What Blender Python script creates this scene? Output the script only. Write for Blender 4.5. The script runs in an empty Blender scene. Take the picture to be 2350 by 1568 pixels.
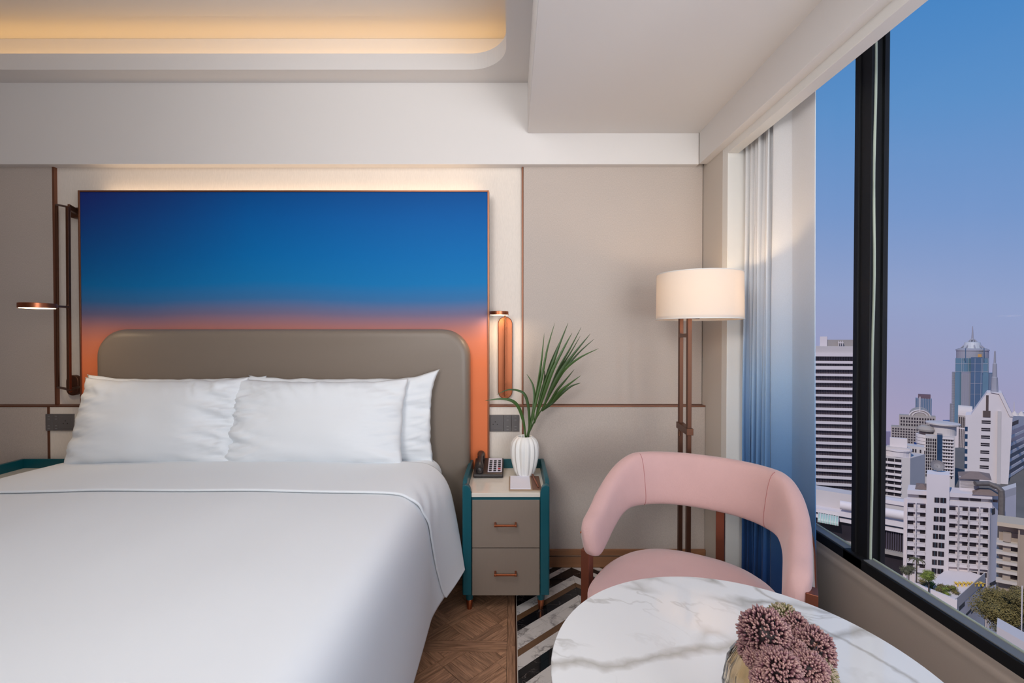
import bpy, bmesh, math, random
from mathutils import Vector, Matrix, noise
R = math.radians
SC = bpy.context.scene
COL = SC.collection
rnd = random.Random(7)

# ---------------------------------------------------------------- camera
F = 1050.0            # focal length in pixels of the 2350 px wide frame
H = 1.348             # eye height in metres
PITCH = math.atan(13.0 / F)
cam_d = bpy.data.cameras.new('camera')
cam = bpy.data.objects.new('camera', cam_d)
COL.objects.link(cam)
cam_d.sensor_width = 36.0
cam_d.lens = F / 2350.0 * 36.0
cam_d.clip_start = 0.02
cam_d.clip_end = 6000
cam.location = (0, 0, H)
cam.rotation_euler = (R(90) - PITCH, 0, 0)
SC.camera = cam

# ---------------------------------------------------------------- colour / exposure
vs = SC.view_settings
vs.view_transform = 'Standard'
vs.look = 'None'
vs.gamma = 1.0
vs.use_curve_mapping = False
vs.exposure = 0.0
SC.cycles.use_denoising = True
SC.cycles.max_bounces = 8
SC.cycles.diffuse_bounces = 5
SC.cycles.transparent_max_bounces = 12
SC.cycles.sample_clamp_indirect = 6


def lin(c):
    r = []
    for v in c[:3]:
        v = v / 255.0
        r.append(v / 12.92 if v <= 0.04045 else ((v + 0.055) / 1.055) ** 2.4)
    return (r[0], r[1], r[2], 1.0)


# ---------------------------------------------------------------- world: clear blue sky fading to violet haze
w = bpy.data.worlds.new('sky')
SC.world = w
w.use_nodes = True
nt = w.node_tree
nt.nodes.clear()
out = nt.nodes.new('ShaderNodeOutputWorld')
bg = nt.nodes.new('ShaderNodeBackground')
tc = nt.nodes.new('ShaderNodeTexCoord')
sx = nt.nodes.new('ShaderNodeSeparateXYZ')
ramp = nt.nodes.new('ShaderNodeValToRGB')
madd = nt.nodes.new('ShaderNodeMath')
madd.operation = 'MULTIPLY_ADD'
nt.links.new(tc.outputs['Generated'], sx.inputs[0])
# value = z*0.8 + (x*0.10 + 0.18)   (a little bluer towards the right of the window)
m2 = nt.nodes.new('ShaderNodeMath')
m2.operation = 'MULTIPLY_ADD'
nt.links.new(sx.outputs['X'], m2.inputs[0])
m2.inputs[1].default_value = 0.16
m2.inputs[2].default_value = 0.08
nt.links.new(sx.outputs['Z'], madd.inputs[0])
madd.inputs[1].default_value = 0.9
nt.links.new(m2.outputs[0], madd.inputs[2])
nt.links.new(madd.outputs[0], ramp.inputs[0])
SKY = [(0.00, (176, 160, 186)), (0.12, (160, 158, 192)), (0.24, (150, 164, 204)), (0.36, (122, 154, 205)), (0.50, (94, 146, 203)),
       (0.65, (64, 132, 198)), (1.0, (46, 110, 184))]
cr = ramp.color_ramp
while len(cr.elements) < len(SKY):
    cr.elements.new(0.5)
for e, (p, c) in zip(cr.elements, SKY):
    e.position = p
    e.color = lin(c)
nt.links.new(ramp.outputs[0], bg.inputs[0])
bg.inputs[1].default_value = 1.0
nt.links.new(bg.outputs[0], out.inputs[0])


# ---------------------------------------------------------------- lights
def light(name, typ, loc, energy, col=(1, 1, 1), target=None, **kw):
    d = bpy.data.lights.new(name, typ)
    d.energy = energy
    d.color = col
    for k, v in kw.items():
        setattr(d, k, v)
    o = bpy.data.objects.new(name, d)
    COL.objects.link(o)
    o.location = loc
    if target is not None:
        o.rotation_euler = (Vector(target) - Vector(loc)).to_track_quat('-Z', 'Y').to_euler()
    return o


sun = light('sun', 'SUN', (0, 0, 60), 3.1, (1.0, 0.93, 0.87), None, angle=R(0.6))
sun.rotation_euler = Vector((0.62, 0.55, -0.72)).to_track_quat('-Z', 'Y').to_euler()
# soft unseen area lamps added to brighten the bed and the window side
light('added_key', 'AREA', (-0.75, 0.35, 2.78), 17, (1.0, 0.98, 0.98), (-0.85, 1.5, 0.6), shape='RECTANGLE', size=1.1, size_y=0.9)
light('added_key_side', 'AREA', (-0.9, -1.5, 2.3), 16, (1.0, 0.99, 0.99), (1.3, 2.0, 1.5), shape='RECTANGLE', size=1.0, size_y=0.8, spread=R(100))
# unseen area lamp added by the window to brighten ceiling and walls
light('added_window_fill', 'AREA', (1.26, -1.15, 1.45), 43, (0.96, 0.985, 1.0), (0.5, 0.9, 2.7), shape='RECTANGLE', size=1.5, size_y=1.5, spread=R(125))

# ---------------------------------------------------------------- projection helpers (photo pixels -> metres)
_c, _s = math.cos(PITCH), math.sin(PITCH)


def ray(px, py):
    u = (px - 1175.0) / F
    v = (784.0 - py) / F
    return Vector((u, _c + v * _s, v * _c - _s))


def atY(px, py, Y):
    d = ray(px, py)
    return Vector((0, 0, H)) + d * (Y / d.y)


def atZ(px, py, z):
    d = ray(px, py)
    return Vector((0, 0, H)) + d * ((z - H) / d.z)


def atX(px, py, X):
    d = ray(px, py)
    return Vector((0, 0, H)) + d * (X / d.x)


# ---------------------------------------------------------------- mesh builder
class MB:
    def __init__(self):
        self.v = []
        self.f = []

    def add(self, vs_, fs):
        n = len(self.v)
        self.v += [Vector(p) for p in vs_]
        self.f += [tuple(i + n for i in f) for f in fs]
        return self

    def box(self, x0, x1, y0, y1, z0, z1, M=None):
        p = [(x0, y0, z0), (x1, y0, z0), (x1, y1, z0), (x0, y1, z0), (x0, y0, z1), (x1, y0, z1), (x1, y1, z1), (x0, y1, z1)]
        if M is not None:
            p = [M @ Vector(q) for q in p]
        return self.add(p, [(0, 3, 2, 1), (4, 5, 6, 7), (0, 1, 5, 4), (1, 2, 6, 5), (2, 3, 7, 6), (3, 0, 4, 7)])

    def prism(self, poly, z0, z1, M=None):
        """poly: CCW list of (x, y); extruded z0..z1"""
        n = len(poly)
        p = [Vector((x, y, z0)) for x, y in poly] + [Vector((x, y, z1)) for x, y in poly]
        if M is not None:
            p = [M @ q for q in p]
        fs = [tuple(reversed(range(n))), tuple(range(n, 2 * n))]
        fs += [(i, (i + 1) % n, n + (i + 1) % n, n + i) for i in range(n)]
        return self.add(p, fs)

    def loft(self, rings, closed=True, caps=True):
        n = len(rings[0])
        vs_ = [p for r in rings for p in r]
        fs = []
        m = n if closed else n - 1
        for k in range(len(rings) - 1):
            for i in range(m):
                j = (i + 1) % n
                fs.append((k * n + i, k * n + j, (k + 1) * n + j, (k + 1) * n + i))
        if caps and closed:
            fs.append(tuple(reversed(range(n))))
            fs.append(tuple((len(rings) - 1) * n + i for i in range(n)))
        return self.add(vs_, fs)

    def lathe(self, prof, c=(0, 0, 0), n=48, fn=None, caps=True):
        rings = []
        for r, z in prof:
            ring = []
            for i in range(n):
                a = 2 * math.pi * i / n
                rr = r * (fn(a, z) if fn else 1)
                ring.append(Vector((c[0] + rr * math.cos(a), c[1] + rr * math.sin(a), c[2] + z)))
            rings.append(ring)
        return self.loft(rings, caps=caps)

    def tube(self, pts, r, n=12, square=False, caps=True):
        pts = [Vector(p) for p in pts]
        rr = r if isinstance(r, (list, tuple)) else [r] * len(pts)
        rings = []
        up = None
        for i, p in enumerate(pts):
            t = (pts[min(i + 1, len(pts) - 1)] - pts[max(i - 1, 0)]).normalized()
            if up is None:
                up = Vector((0, 0, 1)) if abs(t.z) < 0.9 else Vector((0, 1, 0))
            a = t.cross(up).normalized()
            b = a.cross(t).normalized()
            up = b
            if square:
                ring = [p + a * rr[i] * sx_ + b * rr[i] * sy_ for sx_, sy_ in ((1, 1), (-1, 1), (-1, -1), (1, -1))]
            else:
                ring = [p + a * rr[i] * math.cos(2 * math.pi * k / n) + b * rr[i] * math.sin(2 * math.pi * k / n) for k in range(n)]
            rings.append(ring)
        return self.loft(rings, caps=caps)

    def grid(self, fn, nu, nv):
        vs_ = [fn(i / nu, j / nv) for j in range(nv + 1) for i in range(nu + 1)]
        fs = [(j * (nu + 1) + i, j * (nu + 1) + i + 1, (j + 1) * (nu + 1) + i + 1, (j + 1) * (nu + 1) + i) for j in range(nv) for i in range(nu)]
        return self.add(vs_, fs)


WORLD = {}


def origin(o):
    return WORLD.get(o.name, Vector((0, 0, 0)))


def obj(name, mb, mat, parent=None, smooth=None, bevel=0, seg=2, mods=None, loc=None, local=False):
    """links mb as one mesh object.  Vertices are world coordinates unless local=True."""
    me = bpy.data.meshes.new(name)
    W = origin(parent) if parent is not None else (Vector(loc) if loc is not None else Vector((0, 0, 0)))
    vs_ = mb.v if local else [p - W for p in mb.v]
    me.from_pydata([tuple(p) for p in vs_], [], mb.f)
    bm = bmesh.new()
    bm.from_mesh(me)
    bmesh.ops.recalc_face_normals(bm, faces=bm.faces)
    bm.to_mesh(me)
    bm.free()
    if smooth is not None:
        me.polygons.foreach_set('use_smooth', [True] * len(me.polygons))
        if smooth < 180:
            me.set_sharp_from_angle(angle=R(smooth))
    me.materials.append(mat)
    o = bpy.data.objects.new(name, me)
    COL.objects.link(o)
    if parent is not None:
        o.parent = parent
    elif loc is not None:
        o.location = loc
    WORLD[o.name] = W
    if bevel:
        b = o.modifiers.new('bevel', 'BEVEL')
        b.width = bevel
        b.segments = seg
        b.limit_method = 'ANGLE'
        b.angle_limit = R(40)
        if smooth is None:
            me.polygons.foreach_set('use_smooth', [True] * len(me.polygons))
            b.harden_normals = True
    for m in (mods or []):
        mm = o.modifiers.new(m[0].lower(), m[0])
        for k, v in m[1].items():
            setattr(mm, k, v)
    return o


def tag(o, label=None, cat=None, group=None, kind=None):
    if label:
        o['label'] = label
    if cat:
        o['category'] = cat
    if group:
        o['group'] = group
    if kind:
        o['kind'] = kind
    return o


def thing(name, loc, label, cat, group=None):
    o = bpy.data.objects.new(name, None)
    COL.objects.link(o)
    o.location = loc
    o.empty_display_size = 0.05
    WORLD[o.name] = Vector(loc)
    return tag(o, label, cat, group)


def copy_tree(o, parent=None):
    c = o.copy()
    COL.objects.link(c)
    c.parent = parent
    for ch in list(o.children):
        copy_tree(ch, c)
    return c


# ---------------------------------------------------------------- materials
MATS = {}


def mat(name, col, rough=0.6, metal=0.0, bump=0.0, bscale=200.0, var=0.0, vscale=6.0, stretch=None, spec=0.5, sheen=0.0, trans=0.0, rndv=0.0,
        emit=None, coat=0.0):
    m = bpy.data.materials.new(name)
    m.use_nodes = True
    n = m.node_tree
    b = n.nodes['Principled BSDF']
    b.inputs['Base Color'].default_value = lin(col)
    b.inputs['Roughness'].default_value = rough
    b.inputs['Metallic'].default_value = metal
    b.inputs['Specular IOR Level'].default_value = spec
    b.inputs['Sheen Weight'].default_value = sheen
    b.inputs['Coat Weight'].default_value = coat
    if trans:
        b.inputs['Transmission Weight'].default_value = trans
    if emit:
        b.inputs['Emission Color'].default_value = lin(emit[0])
        b.inputs['Emission Strength'].default_value = emit[1]
    t = n.nodes.new('ShaderNodeTexCoord')
    mp = n.nodes.new('ShaderNodeMapping')
    n.links.new(t.outputs['Object'], mp.inputs[0])
    if stretch:
        mp.inputs['Scale'].default_value = stretch
    src = None
    if var:
        no = n.nodes.new('ShaderNodeTexNoise')
        no.inputs['Scale'].default_value = vscale
        no.inputs['Detail'].default_value = 4
        n.links.new(mp.outputs[0], no.inputs[0])
        mx = n.nodes.new('ShaderNodeMix')
        mx.data_type = 'RGBA'
        c = lin(col)
        mx.inputs['A'].default_value = tuple(v * (1 - var) for v in c[:3]) + (1,)
        mx.inputs['B'].default_value = tuple(min(1, v * (1 + var)) for v in c[:3]) + (1,)
        n.links.new(no.outputs['Fac'], mx.inputs['Factor'])
        src = mx.outputs['Result']
    if rndv:
        oi = n.nodes.new('ShaderNodeObjectInfo')
        hs = n.nodes.new('ShaderNodeHueSaturation')
        mr = n.nodes.new('ShaderNodeMapRange')
        mr.inputs['To Min'].default_value = 1 - rndv
        mr.inputs['To Max'].default_value = 1 + rndv
        n.links.new(oi.outputs['Random'], mr.inputs['Value'])
        n.links.new(mr.outputs[0], hs.inputs['Value'])
        if src:
            n.links.new(src, hs.inputs['Color'])
        else:
            hs.inputs['Color'].default_value = lin(col)
        src = hs.outputs[0]
    if src:
        n.links.new(src, b.inputs['Base Color'])
    if bump:
        nb = n.nodes.new('ShaderNodeTexNoise')
        nb.inputs['Scale'].default_value = bscale
        nb.inputs['Detail'].default_value = 3
        n.links.new(mp.outputs[0], nb.inputs[0])
        bp = n.nodes.new('ShaderNodeBump')
        bp.inputs['Strength'].default_value = bump
        bp.inputs['Distance'].default_value = 0.002
        n.links.new(nb.outputs['Fac'], bp.inputs['Height'])
        n.links.new(bp.outputs[0], b.inputs['Normal'])
    MATS[name] = m
    return m


def weave(m, scale=900.0, strength=0.25, dirs=(1, 1, 1), tint=0.06):
    """adds a fine woven relief (two crossed waves) to a material, object coordinates"""
    n = m.node_tree
    b = n.nodes['Principled BSDF']
    t = n.nodes.new('ShaderNodeTexCoord')
    s = n.nodes.new('ShaderNodeTexNoise')
    mp = n.nodes.new('ShaderNodeMapping')
    mp.inputs['Scale'].default_value = dirs
    n.links.new(t.outputs['Object'], mp.inputs[0])
    n.links.new(mp.outputs[0], s.inputs[0])
    s.inputs['Scale'].default_value = scale
    s.inputs['Detail'].default_value = 1
    bp = n.nodes.new('ShaderNodeBump')
    bp.inputs['Strength'].default_value = strength
    bp.inputs['Distance'].default_value = 0.001
    n.links.new(s.outputs['Fac'], bp.inputs['Height'])
    n.links.new(bp.outputs[0], b.inputs['Normal'])
    # faint lighter and darker threads
    old = b.inputs['Base Color'].links[0].from_socket if b.inputs['Base Color'].links else None
    hs = n.nodes.new('ShaderNodeHueSaturation')
    mr = n.nodes.new('ShaderNodeMapRange')
    mr.inputs['From Min'].default_value = 0.3
    mr.inputs['From Max'].default_value = 0.7
    mr.inputs['To Min'].default_value = 1 - tint
    mr.inputs['To Max'].default_value = 1 + tint
    n.links.new(s.outputs['Fac'], mr.inputs['Value'])
    n.links.new(mr.outputs[0], hs.inputs['Value'])
    if old:
        n.links.new(old, hs.inputs['Color'])
    else:
        hs.inputs['Color'].default_value = b.inputs['Base Color'].default_value
    n.links.new(hs.outputs[0], b.inputs['Base Color'])
    return m


PAINT = mat('ceiling_paint', (222, 218, 215), 0.85, bump=0.03, bscale=40)
WHITE = mat('white_lacquer', (226, 224, 220), 0.5)
TAUPE = weave(mat('taupe_wallcovering', (188, 176, 167), 0.8, var=0.03, vscale=3), 350, 0.25, (1, 1, 0.35), 0.07)
CREAM = weave(mat('cream_wallcovering', (228, 218, 207), 0.8, var=0.02, vscale=3), 350, 0.2, (2.2, 1, 0.12), 0.05)
SIDEWALL = mat('side_wall_paint', (202, 193, 183), 0.8, bump=0.05, bscale=60)
LOWWALL = mat('sill_wall_covering', (182, 168, 156), 0.6, bump=0.12, bscale=260)
COPPER = mat('brushed_copper', (176, 106, 74), 0.34, 1.0, bump=0.04, bscale=60, stretch=(1, 1, 30))
BRONZE = mat('dark_bronze', (104, 70, 54), 0.42, 0.85)
TRIMC = mat('copper_trim', (134, 90, 70), 0.42, 0.7)
BLACKAL = mat('black_aluminium', (24, 24, 26), 0.55, 0.0, spec=0.25)
GREYAL = mat('grey_sill_metal', (118, 120, 122), 0.5, 0.0, spec=0.3)
GASKET = mat('pale_gasket', (170, 180, 165), 0.6)
TEAL = mat('teal_lacquer', (8, 84, 96), 0.32, bump=0.02, bscale=30)
DRAWER = mat('brushed_taupe_laminate', (138, 124, 112), 0.42, var=0.05, vscale=60, stretch=(6, 6, 0.3), bump=0.05, bscale=80)
STONE = mat('cream_stone', (226, 218, 206), 0.1, var=0.02, vscale=5)
HEADB = mat('taupe_leather', (128, 115, 103), 0.42, bump=0.12, bscale=420)
LINEN = mat('white_cotton', (230, 233, 236), 0.85, bump=0.02, bscale=500, sheen=0.1)
PINK = mat('pink_corduroy', (208, 168, 164), 0.9, sheen=0.35, var=0.05, vscale=12)
DARKBASE = mat('black_fabric', (20, 19, 20), 0.8)
SHELLG = mat('grey_leather_shell', (182, 174, 168), 0.5)
PLASTIC = mat('dark_plastic', (48, 42, 42), 0.35)
SOCKETG = mat('grey_socket_plastic', (98, 94, 94), 0.4)
PORC = mat('matt_white_ceramic', (236, 234, 230), 0.55)


def clip(poly, a, b, c):
    """keeps the part of a convex polygon with a*x + b*y <= c"""
    o = []
    n = len(poly)
    for i in range(n):
        p, q = poly[i], poly[(i + 1) % n]
        dp, dq = a * p[0] + b * p[1] - c, a * q[0] + b * q[1] - c
        if dp <= 0:
            o.append(p)
        if (dp < 0 < dq) or (dq < 0 < dp):
            t = dp / (dp - dq)
            o.append((p[0] + (q[0] - p[0]) * t, p[1] + (q[1] - p[1]) * t))
    return o


def clip_rect(poly, x0, x1, y0, y1):
    for a, b, c in ((-1, 0, -x0), (1, 0, x1), (0, -1, -y0), (0, 1, y1)):
        poly = clip(poly, a, b, c)
        if len(poly) < 3:
            return []
    return poly


def area(poly):
    return abs(sum(poly[i][0] * poly[(i + 1) % len(poly)][1] - poly[(i + 1) % len(poly)][0] * poly[i][1] for i in range(len(poly)))) / 2


def inset(poly, d):
    """shrinks a convex CCW polygon"""
    n = len(poly)
    if sum(poly[i][0] * poly[(i + 1) % n][1] - poly[(i + 1) % n][0] * poly[i][1] for i in range(n)) < 0:
        poly = poly[::-1]
    out_ = poly
    for i in range(n):
        p, q = poly[i], poly[(i + 1) % n]
        ex, ey = q[0] - p[0], q[1] - p[1]
        L = math.hypot(ex, ey)
        if L < 1e-6:
            continue
        nx, ny = ey / L, -ex / L
        out_ = clip(out_, nx, ny, nx * p[0] + ny * p[1] - d)
        if len(out_) < 3:
            return []
    return out_
# ================================================================ ROOM SHELL
YW, YU, YL = 2.716, 2.70, 2.655         # recessed wall, upper panels, lower panels
XL, XR = -3.55, 1.125                  # left wall, right wall face
YB = -2.2                              # wall behind the camera
PXL, PXR = atY(128, 640, YU).x, atY(1199, 640, YU).x     # the two upright copper trims
ZLEDGE = atY(1400, 931, YL).z
ZSOF = atY(1400, 377, YL).z            # underside of the soffit
ZDROP = atY(1400, 306, YL).z           # dropped ceiling
ZUP = atY(700, 190, YL).z              # upper ceiling
XDROP = atY(1211, 306, YL).x

wall_back = obj('wall_back', MB().box(XL, 1.6, YW, YW + 0.2, -0.02, 3.3), CREAM)
tag(wall_back, kind='structure')
Z0 = 0.0
# woven panels
def panel(x0, x1, y, z0, z1, m, name='panel'):
    return obj(name, MB().box(x0, x1, y, YW, z0, z1), m, wall_back, bevel=0.002)
panel(XL, PXL - 0.012, YU, ZLEDGE, ZSOF + 0.02, TAUPE)
panel(PXR + 0.006, atY(1612, 600, YU).x, YU, ZLEDGE + 0.001, ZSOF + 0.02, TAUPE)
panel(XL, PXL - 0.012, YL, 0.0, ZLEDGE - 0.008, TAUPE)
panel(PXR + 0.006, XR - 0.001, YL, 0.0, ZLEDGE - 0.008, TAUPE)
panel(PXL, PXR, YL, 0.0, ZLEDGE - 0.008, CREAM)
panel(atY(1614, 600, YU).x, XR - 0.001, YU + 0.01, ZLEDGE, ZSOF + 0.02, SIDEWALL, 'edge_strip')
# copper trims: ledge edge and uprights
obj('ledge_trim', MB().box(XL, XR - 0.001, YL - 0.003, YW, ZLEDGE - 0.008, ZLEDGE), TRIMC, wall_back, bevel=0.001)
for x in (PXL - 0.012, PXR - 0.004):
    wd = 0.012 if x < -1 else 0.009
    obj('upright_trim', MB().box(x, x + wd, YU - 0.003, YW, ZLEDGE, ZSOF + 0.02), TRIMC, wall_back)
    obj('upright_trim', MB().box(x, x + wd, YL - 0.003, YL + 0.03, 0.1, ZLEDGE - 0.008), TRIMC, wall_back)

WOODB = mat('oak_baseboard', (152, 106, 74), 0.45, var=0.3, vscale=30, stretch=(0.12, 1, 2.2))
bb = obj('baseboard_back', MB().box(PXR + 0.006, XR, YL - 0.012, YL, 0.0, 0.062).box(PXR + 0.006, XR, YL - 0.015, YL, 0.071, 0.105), WOODB, bevel=0.002)
tag(bb, kind='structure')
bb2 = obj('baseboard_left', MB().box(XL, PXL - 0.012, YL - 0.012, YL, 0.0, 0.062).box(XL, PXL - 0.012, YL - 0.015, YL, 0.071, 0.105), WOODB, bevel=0.002)
tag(bb2, kind='structure')

# soffit in front of the panels, full width
ceiling = obj('ceiling', MB().box(XL, 1.6, YB, YW + 0.2, 3.06, 3.2), PAINT)
tag(ceiling, kind='structure')
obj('soffit', MB().box(XL, XR - 0.045, YL, YW, ZSOF, 3.06), PAINT, ceiling, bevel=0.003)
# dropped ceiling on the window side
obj('dropped_ceiling', MB().box(XDROP, XR, YB, YL, ZDROP, 3.06), PAINT, ceiling, bevel=0.003)
# tray: slab with a rounded opening, lip, and lit cove behind
yo = atZ(600, 160, ZUP).y
xo = atZ(1161, 60, ZUP).x
lip = 0.088
OX0, OX1, OY0, OY1 = -3.30, xo, -1.9, yo
r_ = 0.20
tb = MB()
tb.box(XL, OX0, YB, YL, ZUP, ZUP + lip)
tb.box(OX1, XDROP, YB, YL, ZUP, ZUP + lip)
tb.box(OX0, OX1, YB, OY0, ZUP, ZUP + lip)
tb.box(OX0, OX1, OY1, YL, ZUP, ZUP + lip)
for cx, cy, sx_, sy_ in ((OX1, OY1, -1, -1), (OX0, OY1, 1, -1), (OX1, OY0, -1, 1), (OX0, OY0, 1, 1)):
    arc = []
    for k in range(17):
        a = math.pi / 2 * k / 16
        arc.append((cx + sx_ * r_ * (1 - math.cos(a)), cy + sy_ * r_ * (1 - math.sin(a))))
    # fan of thin triangles keeps it simple
    for k in range(16):
        tb.prism([(cx, cy), arc[k], arc[k + 1]], ZUP, ZUP + lip)
obj('tray_lip', tb, PAINT, ceiling)
# the LED strip lying in the cove
led = obj('led_strip', MB().box(OX0, OX1 + 0.05, 2.595, 2.605, ZUP + lip, ZUP + lip + 0.006).box(XDROP - 0.05, XDROP - 0.04, 0.0, 2.6, ZUP + lip, ZUP + lip + 0.006),
          mat('led_tape', (255, 214, 150), 0.5, emit=((255, 190, 90), 1.0)), ceiling)
zc = ZUP + lip + 0.012
warm = (1.0, 0.56, 0.13)
light('cove_light', 'AREA', ((OX0 + OX1) / 2, 2.60, zc), 1.5, warm, ((OX0 + OX1) / 2, 2.55, zc + 1), shape='RECTANGLE', size=3.3, size_y=0.03)
light('cove_light_side', 'AREA', (XDROP - 0.06, 1.2, zc), 0.9, warm, (XDROP - 0.1, 1.2, zc + 1), shape='RECTANGLE', size=0.03, size_y=2.7)
light('cove_light_left', 'AREA', (OX0 - 0.1, 0.4, zc), 0.6, warm, (OX0 - 0.05, 0.4, zc + 1), shape='RECTANGLE', size=0.03, size_y=3.5)

# right wall: beam, header, far return and low wall under the window
YJ = 2.396                              # where the window recess begins
XH = 1.182
ZH = 2.300
wr = MB().box(XR, 1.42, YJ + 0.06, YW, 0, 3.06)
wall_right = obj('wall_right', wr, SIDEWALL)
tag(wall_right, kind='structure')
obj('window_beam', MB().box(XR - 0.045, XR + 0.01, YB, YL, ZSOF, ZDROP + 0.01), PAINT, wall_right, bevel=0.004)
obj('window_header', MB().box(XR, XH, YB, YJ, ZH, 3.06), WHITE, wall_right, bevel=0.003)
obj('outer_lintel', MB().box(XH, 1.42, YB, YJ, 2.56, 3.06), WHITE, wall_right)
obj('far_jamb', MB().box(XR, 1.42, YJ, YJ + 0.0605, 0, 3.06), WHITE, wall_right, bevel=0.002)
ZS = 1.348 - 1.30 / 1.488
# low wall with its soft ridge below the frame
prof = [(1.371, 0), (1.312, 0), (1.308, ZS - 0.075), (1.3035, ZS - 0.052), (1.3005, ZS - 0.040), (1.303, ZS - 0.028), (1.3035, ZS - 0.02), (1.3015, ZS - 0.012), (1.300, ZS), (1.371, ZS)]
lw = MB()
lw.loft([[Vector((x, y, z)) for x, z in prof] for y in (YB, YJ)])
obj('low_wall', lw, LOWWALL, wall_right, smooth=40)
wl = obj('wall_left', MB().box(XL - 0.2, XL, YB, YW, 0, 3.2), mat('left_wall_paint', (150, 138, 130), 0.8))
tag(wl, kind='structure')
wf = obj('wall_front', MB().box(XL, 1.6, YB - 0.2, YB, 0, 3.2), SIDEWALL)
tag(wf, kind='structure')

# window: frame, mullions, panes
GLASS = bpy.data.materials.new('window_glass')
GLASS.use_nodes = True
gn = GLASS.node_tree
gn.nodes.clear()
go = gn.nodes.new('ShaderNodeOutputMaterial')
gt = gn.nodes.new('ShaderNodeBsdfTransparent')
gg = gn.nodes.new('ShaderNodeBsdfGlossy')
gg.inputs['Roughness'].default_value = 0.0
gl_ = gn.nodes.new('ShaderNodeLayerWeight')
gp_ = gn.nodes.new('ShaderNodeMath')
gp_.operation = 'POWER'
gp_.inputs[1].default_value = 5.0
gf = gn.nodes.new('ShaderNodeMath')
gf.operation = 'MULTIPLY_ADD'
gf.inputs[1].default_value = 0.6
gf.inputs[2].default_value = 0.001
gl_.inputs['Blend'].default_value = 0.5
gn.links.new(gl_.outputs['Facing'], gp_.inputs[0])
gn.links.new(gp_.outputs[0], gf.inputs[0])
gm = gn.nodes.new('ShaderNodeMixShader')
gt.inputs[0].default_value = (0.97, 0.98, 0.985, 1)
gn.links.new(gf.outputs[0], gm.inputs[0])
gn.links.new(gt.outputs[0], gm.inputs[1])
gn.links.new(gg.outputs[0], gm.inputs[2])
gn.links.new(gm.outputs[0], go.inputs[0])

win = bpy.data.objects.new('window_1', None)
COL.objects.link(win)
tag(win, kind='structure')
ZF = ZS + 0.037
obj('window_frame', MB().box(1.300, 1.345, YB, YJ, ZS, ZF).box(1.345, 1.352, YB, YJ, ZS, ZF - 0.010).box(1.356, 1.371, YB, YJ, ZS, ZF - 0.008), BLACKAL, win, bevel=0.002)
obj('window_sill', MB().box(1.309, 1.343, YB, 1.697, ZF, ZF + 0.003).box(1.309, 1.343, 1.779, YJ, ZF, ZF + 0.003), GREYAL, win)
obj('gasket', MB().box(1.344, 1.3505, YB, 1.697, ZF - 0.01, ZF + 0.007).box(1.344, 1.3505, 1.779, YJ, ZF - 0.01, ZF + 0.007), GASKET, win, bevel=0.002)
obj('window_frame', MB().box(1.300, 1.39, YB, YJ, 2.52, 2.56), BLACKAL, win)
for y0 in (1.697, 0.25, -1.2):
    mm = MB()
    mm.box(1.325, 1.333, y0, y0 + 0.082, ZS + 0.004, 2.53)
    mm.box(1.333, 1.392, y0 + 0.012, y0 + 0.070, ZS + 0.004, 2.53)
    mm.box(1.318, 1.326, y0 + 0.050, y0 + 0.066, ZS + 0.02, 2.53)
    mm.box(1.374, 1.392, y0, y0 + 0.082, ZS + 0.01, 2.53)
    mm.box(1.300, 1.333, y0 - 0.004, y0 + 0.09, ZS + 0.002, ZF + 0.004)
    obj('mullion', mm, BLACKAL, win, bevel=0.0015)
    gp = []
    for k in range(25):
        z = ZF + (2.47 - ZF) * k / 24
        gp.append((1.341 + 0.0018 * math.sin(z * 9), y0 + 0.003 + 0.001 * math.sin(z * 7), z))
    obj('gasket', MB().tube(gp, 0.0048, 6), GASKET, win, smooth=60)
for ya, yb in ((1.72, YJ), (0.27, 1.70), (-1.18, 0.25)):
    obj('pane', MB().box(1.351, 1.355, ya, yb, ZF - 0.012, 2.525), GLASS, win)

# ================================================================ FLOOR
floor = obj('floor', MB().box(XL - 0.1, 1.6, YB, YW + 0.1, -0.10, -0.012), mat('screed', (60, 50, 44), 0.9))
tag(floor, kind='structure')


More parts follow.
